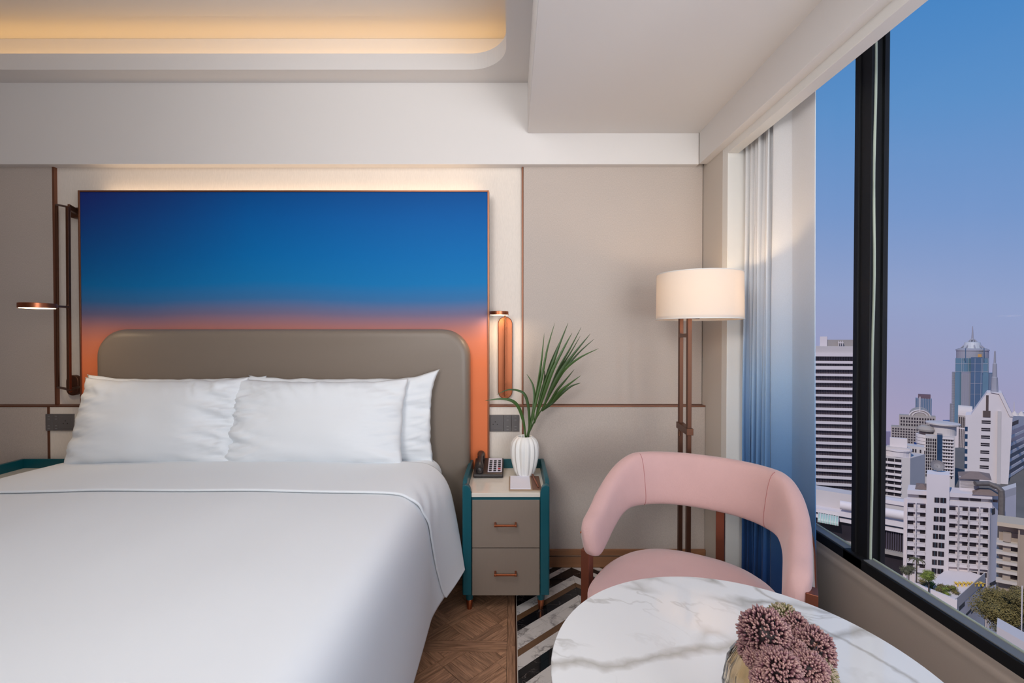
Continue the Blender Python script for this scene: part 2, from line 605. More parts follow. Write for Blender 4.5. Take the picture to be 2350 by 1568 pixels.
def woodmat(name, c1, c2, rough=0.38):
    m = bpy.data.materials.new(name)
    m.use_nodes = True
    n = m.node_tree
    b = n.nodes['Principled BSDF']
    t = n.nodes.new('ShaderNodeTexCoord')
    oi = n.nodes.new('ShaderNodeObjectInfo')
    ad = n.nodes.new('ShaderNodeVectorMath')
    ad.operation = 'ADD'
    cx = n.nodes.new('ShaderNodeCombineXYZ')
    ml = n.nodes.new('ShaderNodeMath')
    ml.operation = 'MULTIPLY'
    ml.inputs[1].default_value = 37.0
    n.links.new(oi.outputs['Random'], ml.inputs[0])
    for i in range(3):
        n.links.new(ml.outputs[0], cx.inputs[i])
    n.links.new(t.outputs['Object'], ad.inputs[0])
    n.links.new(cx.outputs[0], ad.inputs[1])
    mp = n.nodes.new('ShaderNodeMapping')
    mp.inputs['Scale'].default_value = (3.5, 45, 10)
    n.links.new(ad.outputs[0], mp.inputs[0])
    no = n.nodes.new('ShaderNodeTexNoise')
    no.inputs['Scale'].default_value = 3.2
    no.inputs['Detail'].default_value = 6
    no.inputs['Roughness'].default_value = 0.62
    no.inputs['Distortion'].default_value = 0.5
    n.links.new(mp.outputs[0], no.inputs[0])
    rp = n.nodes.new('ShaderNodeValToRGB')
    rp.color_ramp.elements[0].position = 0.32
    rp.color_ramp.elements[0].color = lin(c1)
    rp.color_ramp.elements[1].position = 0.66
    rp.color_ramp.elements[1].color = lin(c2)
    n.links.new(no.outputs['Fac'], rp.inputs[0])
    hs = n.nodes.new('ShaderNodeHueSaturation')
    mr = n.nodes.new('ShaderNodeMapRange')
    mr.inputs['To Min'].default_value = 0.82
    mr.inputs['To Max'].default_value = 1.16
    n.links.new(oi.outputs['Random'], mr.inputs['Value'])
    n.links.new(mr.outputs[0], hs.inputs['Value'])
    n.links.new(rp.outputs[0], hs.inputs['Color'])
    n.links.new(hs.outputs[0], b.inputs['Base Color'])
    b.inputs['Roughness'].default_value = rough
    bp = n.nodes.new('ShaderNodeBump')
    bp.inputs['Strength'].default_value = 0.12
    bp.inputs['Distance'].default_value = 0.001
    n.links.new(no.outputs['Fac'], bp.inputs['Height'])
    n.links.new(bp.outputs[0], b.inputs['Normal'])
    return m


WOOD = woodmat('parquet_oak', (118, 84, 62), (192, 146, 114))


def board(poly, ang, z0=-0.012, z1=0.0, name='plank', m=WOOD, gap=0.0006):
    """one floor piece from a convex polygon; its local X runs along ang"""
    poly = inset(poly, gap)
    if len(poly) < 3 or area(poly) < 2e-5:
        return None
    cx = sum(p[0] for p in poly) / len(poly)
    cy = sum(p[1] for p in poly) / len(poly)
    ca, sa = math.cos(-ang), math.sin(-ang)
    loc = [((p[0] - cx) * ca - (p[1] - cy) * sa, (p[0] - cx) * sa + (p[1] - cy) * ca) for p in poly]
    o = obj(name, MB().prism(loc, z0, z1), m, floor, local=True)
    o.location = (cx, cy, 0)
    o.rotation_euler = (0, 0, ang)
    return o


XM = 0.018                                # metal strip between wood and marble
xw0, xw1 = -0.42, XM - 0.004
# panels: border boards on the right and between squares, diagonal basket inside
bw = 0.036
py0 = 1.934
P_ = 0.50
for k in range(-3, 3):
    yb_ = py0 + k * P_                    # a horizontal board yb_ .. yb_+0.074
    if yb_ > YL:
        continue
    board([(xw0, yb_), (xw1 - bw, yb_), (xw1 - bw, yb_ + 0.074), (xw0, yb_ + 0.074)], 0.0)
    board([(xw1 - bw, yb_ + 0.037), (xw1, yb_ + 0.037), (xw1, yb_ + P_ + 0.037), (xw1 - bw, yb_ + P_ + 0.037)], math.pi / 2)
    rx0, rx1, ry0, ry1 = xw0, xw1 - bw, yb_ + 0.074, min(yb_ + P_, YL)
    if ry1 < 1.3:
        continue
    # diagonal frame: long boards every 0.165 both ways, squares of three planks between
    S, b_ = 0.172, 0.040
    cx, cy = -0.16, yb_ + 0.29
    q = math.sqrt(0.5)

    def rot(u, v):
        return (cx + q * (u - v), cy + q * (u + v))
    for i in range(-4, 5):
        for j in range(-4, 5):
            u0, v0 = i * S, j * S
            odd = (i + j) % 2
            # board along u below the square, board along v on its left, woven
            quads = [([rot(u0, v0), rot(u0 + (S if odd else S - 0), v0), rot(u0 + S, v0 + b_), rot(u0, v0 + b_)], math.pi / 4)]
            quads.append(([rot(u0, v0 + b_), rot(u0 + b_, v0 + b_), rot(u0 + b_, v0 + S), rot(u0, v0 + S)], 3 * math.pi / 4))
            s0 = S - b_
            for t_ in range(2):
                if odd:
                    a0, a1 = v0 + b_ + s0 * t_ / 2, v0 + b_ + s0 * (t_ + 1) / 2
                    quads.append(([rot(u0 + b_, a0), rot(u0 + S, a0), rot(u0 + S, a1), rot(u0 + b_, a1)], math.pi / 4))
                else:
                    a0, a1 = u0 + b_ + s0 * t_ / 2, u0 + b_ + s0 * (t_ + 1) / 2
                    quads.append(([rot(a0, v0 + b_), rot(a1, v0 + b_), rot(a1, v0 + S), rot(a0, v0 + S)], 3 * math.pi / 4))
            for qd, an in quads:
                pl = clip_rect(qd, rx0, rx1, ry0, ry1)
                if len(pl) >= 3 and area(pl) > 1.5e-4:
                    board(pl, an)
obj('metal_strip', MB().box(XM - 0.004, XM + 0.003, YB, YL, -0.012, 0.0008), BRONZE, floor)
obj('pale_strip', MB().box(XM + 0.003, XM + 0.006, YB, YL, -0.012, 0.0006), mat('pale_edge', (200, 190, 180), 0.4), floor)


def marblemat(name, base, vein, scale=3.0, thin=0.035, rough=0.1, warm2=None, amount=0.9, spec=0.5, seed=0.0, per=True):
    m = bpy.data.materials.new(name)
    m.use_nodes = True
    n = m.node_tree
    b = n.nodes['Principled BSDF']
    b.inputs['Roughness'].default_value = rough
    b.inputs['Specular IOR Level'].default_value = spec
    t = n.nodes.new('ShaderNodeTexCoord')
    mp = n.nodes.new('ShaderNodeMapping')
    mp.inputs['Location'].default_value = (seed, seed * 1.7, seed * 0.3)
    mp.inputs['Rotation'].default_value = (0, 0, 0.6)
    if per:
        oi = n.nodes.new('ShaderNodeObjectInfo')
        ad = n.nodes.new('ShaderNodeVectorMath')
        ad.operation = 'MULTIPLY_ADD'
        ad.inputs[1].default_value = (3.1, 3.1, 3.1)
        n.links.new(oi.outputs['Location'], ad.inputs[0])
        n.links.new(t.outputs['Object'], ad.inputs[2])
        n.links.new(ad.outputs[0], mp.inputs[0])
    else:
        n.links.new(t.outputs['Object'], mp.inputs[0])
    # warp
    w1 = n.nodes.new('ShaderNodeTexNoise')
    w1.inputs['Scale'].default_value = scale * 0.8
    w1.inputs['Detail'].default_value = 5
    n.links.new(mp.outputs[0], w1.inputs[0])
    wm = n.nodes.new('ShaderNodeVectorMath')
    wm.operation = 'MULTIPLY_ADD'
    wm.inputs[1].default_value = (0.35, 0.35, 0.35)
    n.links.new(w1.outputs['Color'], wm.inputs[0])
    n.links.new(mp.outputs[0], wm.inputs[2])
    last = None
    for k, (sc_, th, am) in enumerate(((scale, thin, amount), (scale * 2.3, thin * 0.6, amount * 0.5))):
        no = n.nodes.new('ShaderNodeTexNoise')
        no.inputs['Scale'].default_value = sc_
        no.inputs['Detail'].default_value = 2 + k * 2
        st = n.nodes.new('ShaderNodeMapping')
        st.inputs['Scale'].default_value = (0.45, 1.4, 1)
        st.inputs['Location'].default_value = (k * 5.0, k * 2.0, 0)
        n.links.new(wm.outputs[0], st.inputs[0])
        n.links.new(st.outputs[0], no.inputs[0])
        d = n.nodes.new('ShaderNodeMath')
        d.operation = 'SUBTRACT'
        d.inputs[1].default_value = 0.5
        n.links.new(no.outputs['Fac'], d.inputs[0])
        a = n.nodes.new('ShaderNodeMath')
        a.operation = 'ABSOLUTE'
        n.links.new(d.outputs[0], a.inputs[0])
        mr = n.nodes.new('ShaderNodeMapRange')
        mr.inputs['From Min'].default_value = 0
        mr.inputs['From Max'].default_value = th
        mr.inputs['To Min'].default_value = am
        mr.inputs['To Max'].default_value = 0
        n.links.new(a.outputs[0], mr.inputs['Value'])
        # break the veins up
        nb = n.nodes.new('ShaderNodeTexNoise')
        nb.inputs['Scale'].default_value = scale * 1.1
        n.links.new(mp.outputs[0], nb.inputs[0])
        mb_ = n.nodes.new('ShaderNodeMapRange')
        mb_.inputs['From Min'].default_value = 0.42
        mb_.inputs['From Max'].default_value = 0.62
        n.links.new(nb.outputs['Fac'], mb_.inputs['Value'])
        mu = n.nodes.new('ShaderNodeMath')
        mu.operation = 'MULTIPLY'
        n.links.new(mr.outputs[0], mu.inputs[0])
        n.links.new(mb_.outputs[0], mu.inputs[1])
        if last is None:
            last = mu
        else:
            mx_ = n.nodes.new('ShaderNodeMath')
            mx_.operation = 'MAXIMUM'
            n.links.new(last.outputs[0], mx_.inputs[0])
            n.links.new(mu.outputs[0], mx_.inputs[1])
            last = mx_
    mx = n.nodes.new('ShaderNodeMix')
    mx.data_type = 'RGBA'
    mx.inputs['A'].default_value = lin(base)
    mx.inputs['B'].default_value = lin(vein)
    n.links.new(last.outputs[0], mx.inputs['Factor'])
    n.links.new(mx.outputs['Result'], b.inputs['Base Color'])
    return m


MW = marblemat('white_marble', (206, 200, 196), (112, 106, 104), 9.0, 0.06, 0.12)
MK = marblemat('black_marble', (22, 21, 24), (96, 88, 86), 8.0, 0.012, 0.08)
MBR = mat('brown_marble', (104, 76, 54), 0.15, var=0.15, vscale=30, rndv=0.06)
# chevrons: each stripe starts at the strip's left edge at a given depth and climbs at 45 degrees to the peak line
stripes = []                               # (y_low, y_high, material)
edges = [(1.00, 'w'), (1.075, 'n'), (1.12, 'k'), (1.20, 'w'), (1.28, 'k'), (1.32, 'w'), (1.40, 'n'), (1.44, 'w'), (1.515, 'k'), (1.585, 'w'), (1.66, 'w'),
         (1.735, 'k'), (1.781 - 0.0, 'w'), (1.781, 'k'), (1.825, 'w'), (1.903, 'n'), (1.947, 'w'), (2.021, 'w'), (2.070, 'k'), (2.144, 'n'), (2.188, 'w'),
         (2.263, 'k'), (2.352, 'w'), (2.40, 'k'), (2.45, 'w'), (2.50, 'n'), (2.54, 'k'), (2.60, 'w'), (2.66, None)]
mm_ = {'w': MW, 'n': MBR, 'k': MK}
xs_ = [XM + 0.006, 0.343, 0.665, 0.987, 1.31]
for seg_ in range(4):
    xa, xb = xs_[seg_], xs_[seg_ + 1]
    up_ = seg_ % 2 == 0
    Wd = 0.325
    for i in range(len(edges) - 1):
        y0, mkey = edges[i]
        y1 = edges[i + 1][0]
        if y1 - y0 < 0.01:
            continue
        for rep in (0.0,):
            if up_:
                q4 = [(xa, y0), (xb, y0 + (xb - xa) * 0.91), (xb, y1 + (xb - xa) * 0.91), (xa, y1)]
            else:
                q4 = [(xa, y0 + Wd * 0.91), (xb, y0), (xb, y1), (xa, y1 + Wd * 0.91)]
            pl = clip_rect(q4, xa, xb, 0.95, YL - 0.012)
            if len(pl) >= 3 and area(pl) > 1e-4:
                board(pl, 0.74 if up_ else -0.74, name='tile', m=mm_[mkey], gap=0.0004)
# stripes that start beyond the peak of the first ones, nearest the camera and unseen below the frame
obj('marble_apron', MB().box(XM + 0.006, 1.31, YB, 0.95, -0.012, 0.0), MW, floor)
obj('wood_apron', MB().box(XL, xw1, YB, 0.40, -0.012, 0.0).box(XL, xw0, 0.40, YL, -0.012, 0.0), WOOD, floor)
# ================================================================ WALL ART
YA = 2.612
ax0, ax1 = atY(187, 700, YA).x, atY(1119, 700, YA).x
az1 = atY(600, 441, YA).z
az0 = 0.42
art = thing('wall_art', ((ax0 + ax1) / 2, YW, az0), 'large thin-framed sunset print, blue fading to orange, behind the bed', 'artwork')
am = bpy.data.materials.new('sunset_print')
am.use_nodes = True
n = am.node_tree
b = n.nodes['Principled BSDF']
b.inputs['Roughness'].default_value = 0.6
b.inputs['Specular IOR Level'].default_value = 0.15
t = n.nodes.new('ShaderNodeTexCoord')
sp = n.nodes.new('ShaderNodeSeparateXYZ')
n.links.new(t.outputs['Object'], sp.inputs[0])
no = n.nodes.new('ShaderNodeTexNoise')
no.inputs['Scale'].default_value = 1.1
no.inputs['Detail'].default_value = 1
n.links.new(t.outputs['Object'], no.inputs[0])
# slow waviness of the colour bands
ma = n.nodes.new('ShaderNodeMath')
ma.operation = 'MULTIPLY_ADD'
n.links.new(no.outputs['Fac'], ma.inputs[0])
ma.inputs[1].default_value = 0.07
n.links.new(sp.outputs['Z'], ma.inputs[2])
mr = n.nodes.new('ShaderNodeMapRange')
mr.inputs['From Min'].default_value = 0.035
mr.inputs['From Max'].default_value = (az1 - az0) + 0.035
n.links.new(ma.outputs[0], mr.inputs['Value'])
rp = n.nodes.new('ShaderNodeValToRGB')
n.links.new(mr.outputs[0], rp.inputs[0])
hh = az1 - az0


def afr(py):
    return (atY(1000, py, YA).z - az0) / hh


AS = [(0.0, (222, 120, 72)), (afr(835), (228, 126, 82)), (afr(785), (216, 128, 98)), (afr(752), (182, 122, 116)), (afr(720), (120, 112, 140)),
      (afr(688), (58, 114, 166)), (afr(650), (16, 118, 180)), (afr(590), (2, 108, 176)), (afr(500), (0, 92, 164)), (1.0, (0, 78, 148))]
c_ = rp.color_ramp
while len(c_.elements) < len(AS):
    c_.elements.new(0.5)
for e, (p, c) in zip(c_.elements, AS):
    e.position = max(0, min(1, p))
    e.color = lin(c)
# navy upper left corner of the print
gx = n.nodes.new('ShaderNodeMapRange')
gx.inputs['From Min'].default_value = -1.14
gx.inputs['From Max'].default_value = -0.2
gx.inputs['To Min'].default_value = 1
gx.inputs['To Max'].default_value = 0
n.links.new(sp.outputs['X'], gx.inputs['Value'])
gz = n.nodes.new('ShaderNodeMapRange')
gz.inputs['From Min'].default_value = 1.15
gz.inputs['From Max'].default_value = 1.75
gz.inputs['To Max'].default_value = 0.85
n.links.new(sp.outputs['Z'], gz.inputs['Value'])
gm_ = n.nodes.new('ShaderNodeMath')
gm_.operation = 'MULTIPLY'
n.links.new(gx.outputs[0], gm_.inputs[0])
n.links.new(gz.outputs[0], gm_.inputs[1])
mx = n.nodes.new('ShaderNodeMix')
mx.data_type = 'RGBA'
n.links.new(gm_.outputs[0], mx.inputs['Factor'])
n.links.new(rp.outputs[0], mx.inputs['A'])
mx.inputs['B'].default_value = lin((34, 40, 116))
n.links.new(mx.outputs['Result'], b.inputs['Base Color'])
obj('print', MB().box(ax0, ax1, YA, YA + 0.03, az0, az1), am, art)
fr = MB()
ft = 0.009
fr.box(ax0 - ft, ax0, YA - 0.006, YL + 0.002, az0, az1 + ft).box(ax1, ax1 + ft, YA - 0.006, YL + 0.002, az0, az1 + ft)
fr.box(ax0, ax1, YA - 0.006, YL + 0.002, az1, az1 + ft)
fr.box(ax0 + 0.02, ax0 + 0.06, YA + 0.03, YW, ZLEDGE + 0.02, az1 - 0.03).box(ax1 - 0.06, ax1 - 0.02, YA + 0.03, YW, ZLEDGE + 0.02, az1 - 0.03)
obj('frame', fr, mat('copper_frame', (150, 100, 76), 0.4, 0.8), art, bevel=0.001)
light('art_backlight', 'AREA', ((ax0 + ax1) / 2, 2.665, az1 + 0.005), 1.3, (1.0, 0.72, 0.45), ((ax0 + ax1) / 2, 2.69, az1 + 1), shape='RECTANGLE', size=2.2, size_y=0.02)

# ================================================================ HEADBOARD
YHB = 2.585
hx0, hx1 = atY(224, 900, YHB - 0.05).x, atY(1077, 900, YHB - 0.05).x
hz1 = atY(650, 756, YHB - 0.03).z
rr = 0.155


def rr_outline(x0, x1, z0, z1, r, nseg=14):
    p = [(x0, z0), (x1, z0)]
    for k in range(nseg + 1):
        a = math.pi / 2 * k / nseg
        p.append((x1 - r + r * math.cos(a), z1 - r + r * math.sin(a)))
    for k in range(nseg + 1):
        a = math.pi / 2 + math.pi / 2 * k / nseg
        p.append((x0 + r + r * math.cos(a), z1 - r + r * math.sin(a)))
    return p


hb = MB()
rings = []
for off, y in ((0.0, YA - 0.001), (0.0, YHB - 0.035), (0.004, YHB - 0.05), (0.012, YHB - 0.062), (0.024, YHB - 0.069), (0.045, YHB - 0.072)):
    rings.append([Vector((x, y, z)) for x, z in rr_outline(hx0 + off, hx1 - off, 0.02 + off, hz1 - off, max(0.03, rr - off))])
hb.loft(rings)
headboard = obj('headboard', hb, HEADB, smooth=50)
tag(headboard, 'taupe leather headboard with rounded corners against the sunset print', 'headboard')
HF = YHB - 0.072

# ================================================================ BED
bed = thing('bed', (-1.35, 1.5, 0), 'wide bed on a black base, white fitted sheet showing beside the headboard', 'bed')
obj('bed_base', MB().box(-2.30, -0.388, 0.55, HF - 0.002, 0.0, 0.29), DARKBASE, bed, bevel=0.01)


def super_box(x0, x1, y0, y1, z0, z1, r, fn=None, nz=6):
    m = MB()
    rings = []
    steps = [(-1, k) for k in range(nz + 1)] + [(1, k) for k in range(nz + 1)]
    for side, k in steps:
        a = math.pi / 2 * k / nz
        if side < 0:
            off = r * (1 - math.sin(a))
            z = z0 + r * (1 - math.cos(a))
        else:
            off = r * (1 - math.cos(a))
            z = z1 - r + r * math.sin(a)
        ring = []
        R_ = 0.07
        for cx, cy, a0 in ((x1 - R_, y1 - R_, 0), (x0 + R_, y1 - R_, 90), (x0 + R_, y0 + R_, 180), (x1 - R_, y0 + R_, 270)):
            for q_ in range(7):
                an = R(a0 + 90 * q_ / 6)
                ring.append(Vector((cx + (R_ - off * 0.9) * math.cos(an), cy + (R_ - off * 0.9) * math.sin(an), z)))
        rings.append(ring)
    m.loft(rings)
    return m


obj('mattress', super_box(-2.30, -0.376, 0.56, HF - 0.004, 0.291, 0.689, 0.09, nz=9), LINEN, bed, smooth=60)

PR = [(-1.345, .716), (-1.1, .716), (-.84, .714), (-.64, .711), (-.50, .704), (-.43, .690), (-.385, .648), (-.36, .57), (-.352, .44), (-.348, .29), (-.345, .147)]


def catmull(P_, s):
    n_ = len(P_) - 1
    x = max(0.0, min(0.99999, s)) * n_
    i = int(x)
    f = x - i
    p0, p1, p2, p3 = (P_[max(i - 1, 0)], P_[i], P_[min(i + 1, n_)], P_[min(i + 2, n_)])
    return tuple(0.5 * (2 * b_ + (c_2 - a_) * f + (2 * a_ - 5 * b_ + 4 * c_2 - d_) * f * f + (-a_ + 3 * b_ - 3 * c_2 + d_) * f ** 3)
                 for a_, b_, c_2, d_ in zip(p0, p1, p2, p3))


def sm(a, b_, x):
    x = max(0, min(1, (x - a) / (b_ - a)))
    return x * x * (3 - 2 * x)


def cover_y(a, y):
    """resting surface of the bed cover at lateral a (-1..1) and depth y"""
    s = abs(a)
    x, z = catmull(PR, s)
    q_ = max(0.0, (s - 0.5) / 0.5)
    k = sm(1.90, 2.28, y)
    x += 0.130 * q_ ** 1.6 * k
    z += 0.085 * q_ ** 2 * k
    top = 1 - sm(0.35, 0.75, s)
    z += 0.010 * noise.noise(Vector((x * 1.3, y * 1.1, 0.3))) * top
    z += 0.004 * noise.noise(Vector((x * 3.5, y * 2.5, 7.3))) * top
    x += 0.012 * noise.noise(Vector((1.3, y * 1.9, z * 1.2))) * sm(0.5, 0.9, s)
    z -= 0.012 * sm(1.7, 2.3, y) * top
    hang = max(0.0, 1 - (y - 0.46) / 0.14)
    z -= (z - 0.30) * hang ** 2 * 0.9
    if a < 0:
        x = -2.69 - x - 0.075 * sm(0.2, 0.8, s)
    return Vector((x, y, z))


def cover(a, t, flap=False):
    """a -1..1 across the bed, t 0..1 from the foot towards the pillows"""
    s = abs(a)
    q_ = max(0.0, (s - 0.5) / 0.5)
    qq = q_ * q_ * (3 - 2 * q_) * 0.5 + q_ * q_ * 0.5
    if not flap:
        return cover_y(a, 0.46 + (2.26 - 0.20 * qq - 0.46) * t)
    yf, yh = 1.83 + 0.21 * qq, 2.31 - 0.125 * qq
    yf += 0.012 * noise.noise(Vector((a * 4, 2.0, 0.0))) * (1 - q_)
    y = yf + (yh - yf) * t
    e = 0.004
    p0 = cover_y(a, y)
    du = cover_y(min(1, a + e), y) - cover_y(max(-1, a - e), y)
    dv = cover_y(a, y + e) - cover_y(a, y - e)
    nn_ = du.cross(dv).normalized()
    if nn_.z < 0 and s < 0.5:
        nn_ = -nn_
    gather = 0.004 * math.sin(y * 46 + a * 30) * max(0, 1 - abs(s - 0.62) / 0.16) * (1 - t) ** 2
    return p0 + nn_ * (0.013 + 0.004 * math.sin(math.pi * t) + gather)


duvet = obj('duvet', MB().grid(lambda u, v: cover(u * 2 - 1, v), 160, 110), LINEN, smooth=180,
            mods=[('SOLIDIFY', dict(thickness=0.010, offset=0))])
tag(duvet, 'smooth white duvet spread over the whole bed', 'duvet')
flap = obj('turned_down_edge', MB().grid(lambda u, v: cover(u * 2 - 1, v, True), 200, 50), LINEN, duvet, smooth=180,
           mods=[('SOLIDIFY', dict(thickness=0.008, offset=0))])
# raised stitched hem along the turned edge
hem = [cover(i / 100 - 1, 0.02, True) for i in range(201)]
obj('hem', MB().tube(hem, 0.0026, 8), LINEN, duvet, smooth=180)


def pillow(name, Wd, Hh, T, seed, wr=(0.5, 0.5), ears=(1, 1, 1, 1)):
    """local: x across, y depth, z up; base at z=0"""
    m = MB()
    NU, NV = 84, 56

    def surf(u, v, side):
        x, z = u * 2 - 1, v * 2 - 1
        edge = (max(0.0, 1 - abs(x) ** 3.0) ** 0.6) * (max(0.0, 1 - abs(z) ** 3.0) ** 0.6)
        px_ = x * (1 - 0.028 * (1 - abs(z) ** 2.4)) * Wd / 2
        pz_ = z * (1 - 0.05 * (1 - abs(x) ** 3)) * Hh / 2
        sl = wr[0] * max(0, -x) ** 3 + wr[1] * max(0, x) ** 3
        big = noise.noise(Vector((x * 1.4 + seed, z * 1.6, seed * 2.1))) * 0.016
        # folds running inwards from the short ends
        fo = noise.noise(Vector((x * 2.2 + seed * 3, z * 6.5 + x * 2.0, seed))) * 0.060 * sl
        fo += abs(noise.noise(Vector((x * 4 + seed, z * 12 - x * 4, seed + 5)))) * 0.050 * sl
        top = max(0, z) ** 3 * abs(noise.noise(Vector((x * 9 + seed + z * 3, z * 2, seed + 9)))) * 0.030
        d = T / 2 * edge * (1 + 0.12 * noise.noise(Vector((x * 2, z * 2, seed))))
        d += (big + fo + top) * min(1, edge * 2.2)
        ci = (0 if z < 0 else 2) + (0 if x < 0 else 1)
        e = ears[ci] * (abs(x) * abs(z)) ** 7
        px_ += math.copysign(0.009 * e, x) + 0.006 * noise.noise(Vector((x * 2, z * 7, seed + 2))) * abs(x) ** 8
        pz_ += math.copysign(0.012 * e, z) + 0.007 * noise.noise(Vector((x * 6, z * 2, seed + 4))) * abs(z) ** 8
        # weight: the lower half bulges and the bottom is pressed flat
        sag = 1 + 0.18 * max(0, -z) * (1 - abs(z) ** 6)
        return Vector((px_, side * d * sag, pz_ + Hh / 2))
    m.grid(lambda u, v: surf(u, v, -1), NU, NV)
    m.grid(lambda u, v: surf(1 - u, v, 1), NU, NV)
    o = obj(name, m, LINEN, local=True, smooth=180, loc=(0, 0, 0))
    bm = bmesh.new()
    bm.from_mesh(o.data)
    bmesh.ops.remove_doubles(bm, verts=bm.verts, dist=1e-5)
    bmesh.ops.recalc_face_normals(bm, faces=bm.faces)
    bm.to_mesh(o.data)
    bm.free()
    return o


def place_pillow(o, xl, xr, y, z, lean, roll=0.0, yaw=0.0, label=''):
    o.location = ((xl + xr) / 2, y, z)
    o.rotation_euler = (R(-lean), R(roll), R(yaw))
    tag(o, label, 'pillow', 'white pillows propped against the headboard')


YF = 2.30
p = pillow('pillow', 0.85, 0.45, 0.19, 1.3, (0.35, 1.0), (0.6, 1.6, 1.0, 1.0))
place_pillow(p, -2.25, -1.40, 2.285, 0.69, 17, 0, 0, 'plump white front pillow at the end of the bed below the swing-arm lamp')
p = pillow('pillow', 0.90, 0.445, 0.18, 4.7, (0.9, 0.45), (0.8, 0.8, 0.5, 0.6))
place_pillow(p, -1.44, -0.565, 2.285, 0.69, 17, 0, 0, 'plump white front pillow overlapping the pillow with the pointed corner')
p = pillow('pillow', 0.99, 0.45, 0.11, 8.1, (0.4, 0.5), (1, 1.0, 1.0, 3.6))
place_pillow(p, -1.42, -0.415, 2.425, 0.678, 5, 0, 0, 'white rear pillow whose pointed corner sticks up, nearest the nightstand with the telephone')
p = pillow('pillow', 0.95, 0.45, 0.11, 11.4, (0.4, 0.5), (1, 1, 1.6, 0.6))
place_pillow(p, -2.25, -1.36, 2.425, 0.678, 5, 0, 0, 'white pillow at the back, mostly hidden, only its top corner showing under the swing-arm lamp')

# ================================================================ NIGHTSTAND
YN = 2.215                       # front of the drawers
nx0, nx1 = atY(1060, 1200, YN).x, atY(1262, 1200, YN).x
ncx = (nx0 + nx1) / 2
nz0, nzt = 0.086, atY(1160, 1131, YN).z
ns = thing('nightstand', (ncx, 2.42, 0), 'teal nightstand with two taupe drawers and copper handles, a telephone on it', 'nightstand', 'teal nightstands either side of the bed')
side_t = 0.046
zr = nzt + 0.052                 # rim height
yb_n = YL - 0.016


def side_panel(x_out, sgn):
    """side board, front edge rounded outward, its top sweeping down to the stone at the front"""
    m = MB()
    # outline in the YZ plane, extruded in x with a rounded front-outer corner
    prof_ = [(YN, nz0 + 0.012), (YN + 0.012, nz0), (yb_n, nz0), (yb_n, zr), (YN + 0.10, zr), (YN + 0.05, zr - 0.004), (YN + 0.018, zr - 0.016), (YN + 0.004, zr - 0.030), (YN, zr - 0.045)]
    a = [Vector((x_out, y + 0.02 if y < YN + 0.02 else y, z)) for y, z in prof_]
    b2 = [Vector((x_out + sgn * 0.010, y + 0.005 if y < YN + 0.02 else y, z)) for y, z in prof_]
    c2 = [Vector((x_out + sgn * 0.022, y, z)) for y, z in prof_]
    m.loft([a, b2, c2])
    return m


for xo_, sg in ((nx0, 1), (nx1, -1)):
    obj('side_panel', side_panel(xo_, sg), TEAL, ns, smooth=35, bevel=0.003)
    # front cheek beside the drawers: rounded outer edge, top curving down inwards onto the stone
    poly = [(xo_ + sg * 0.003, nz0 + 0.004), (xo_ + sg * 0.003, zr - 0.022), (xo_ + sg * 0.012, zr - 0.013), (xo_ + sg * 0.020, zr - 0.012)]
    for k in range(1, 9):
        an = math.pi / 2 * k / 8
        poly.append((xo_ + sg * (0.020 + 0.027 * math.sin(an)), nzt - 0.006 + (zr - 0.012 - nzt + 0.006) * math.cos(an)))
    poly += [(xo_ + sg * 0.047, nz0 + 0.004)]
    pin = [(x + sg * 0.004 if i_ < 3 else x, z) for i_, (x, z) in enumerate(poly)]
    obj('front_cheek', MB().loft([[Vector((x, YN - 0.012, z)) for x, z in pin], [Vector((x, YN - 0.006, z)) for x, z in poly], [Vector((x, YN + 0.018, z)) for x, z in poly]]), TEAL, ns, smooth=35, bevel=0.002)
obj('back_panel', MB().box(nx0 + 0.02, nx1 - 0.02, yb_n - 0.012, yb_n, nz0, zr), TEAL, ns, bevel=0.003)
ix0, ix1 = nx0 + 0.0475, nx1 - 0.0475
obj('top_rail', MB().box(ix0, ix1, YN + 0.003, yb_n - 0.012, nzt - 0.038, nzt - 0.0205), TEAL, ns)
obj('carcass', MB().box(ix0, ix1, YN + 0.022, yb_n - 0.013, nz0 + 0.002, nzt - 0.039), DARKBASE, ns)
obj('stone_top', MB().box(ix0, ix1, YN - 0.006, YN + 0.02, nzt - 0.0198, nzt).box(nx0 + 0.0225, nx1 - 0.0225, YN + 0.0185, yb_n - 0.0125, nzt - 0.0198, nzt), STONE, ns, bevel=0.0015)
zd = [atY(1160, yy, YN).z for yy in (1148, 1257.5, 1259.5, 1367)]
for zt_, zb_, hy in ((zd[0], zd[1], 1207), (zd[2], zd[3], 1320)):
    d_ = obj('drawer', MB().box(ix0 + 0.002, ix1 - 0.002, YN, YN + 0.02, zb_, zt_), DRAWER, ns, bevel=0.0015)
    hz = atY(1160, hy, YN - 0.03).z
    xa, xb = atY(1135, hy, YN - 0.03).x, atY(1185, hy, YN - 0.03).x
    hm = MB()
    hm.box(xa, xb, YN - 0.034, YN - 0.026, hz - 0.005, hz + 0.005)
    hm.box(xa - 0.002, xa + 0.008, YN - 0.036, YN, hz - 0.006, hz + 0.006)
    hm.box(xb - 0.008, xb + 0.002, YN - 0.036, YN, hz - 0.006, hz + 0.006)
    obj('handle', hm, COPPER, d_, bevel=0.0022)
for fx in (nx0 + 0.034, nx1 - 0.042):
    for fy in (YN + 0.03, yb_n - 0.05):
        lg = obj('leg', MB().lathe([(0.0165, 0.048), (0.0215, 0.088)], (fx, fy, 0), 24), TEAL, ns, smooth=40)
        obj('foot_cap', MB().lathe([(0.010, 0.0), (0.0115, 0.001), (0.0175, 0.048), (0.0165, 0.050)], (fx, fy, 0), 24), COPPER, lg, smooth=40)
nzs = copy_tree(ns)
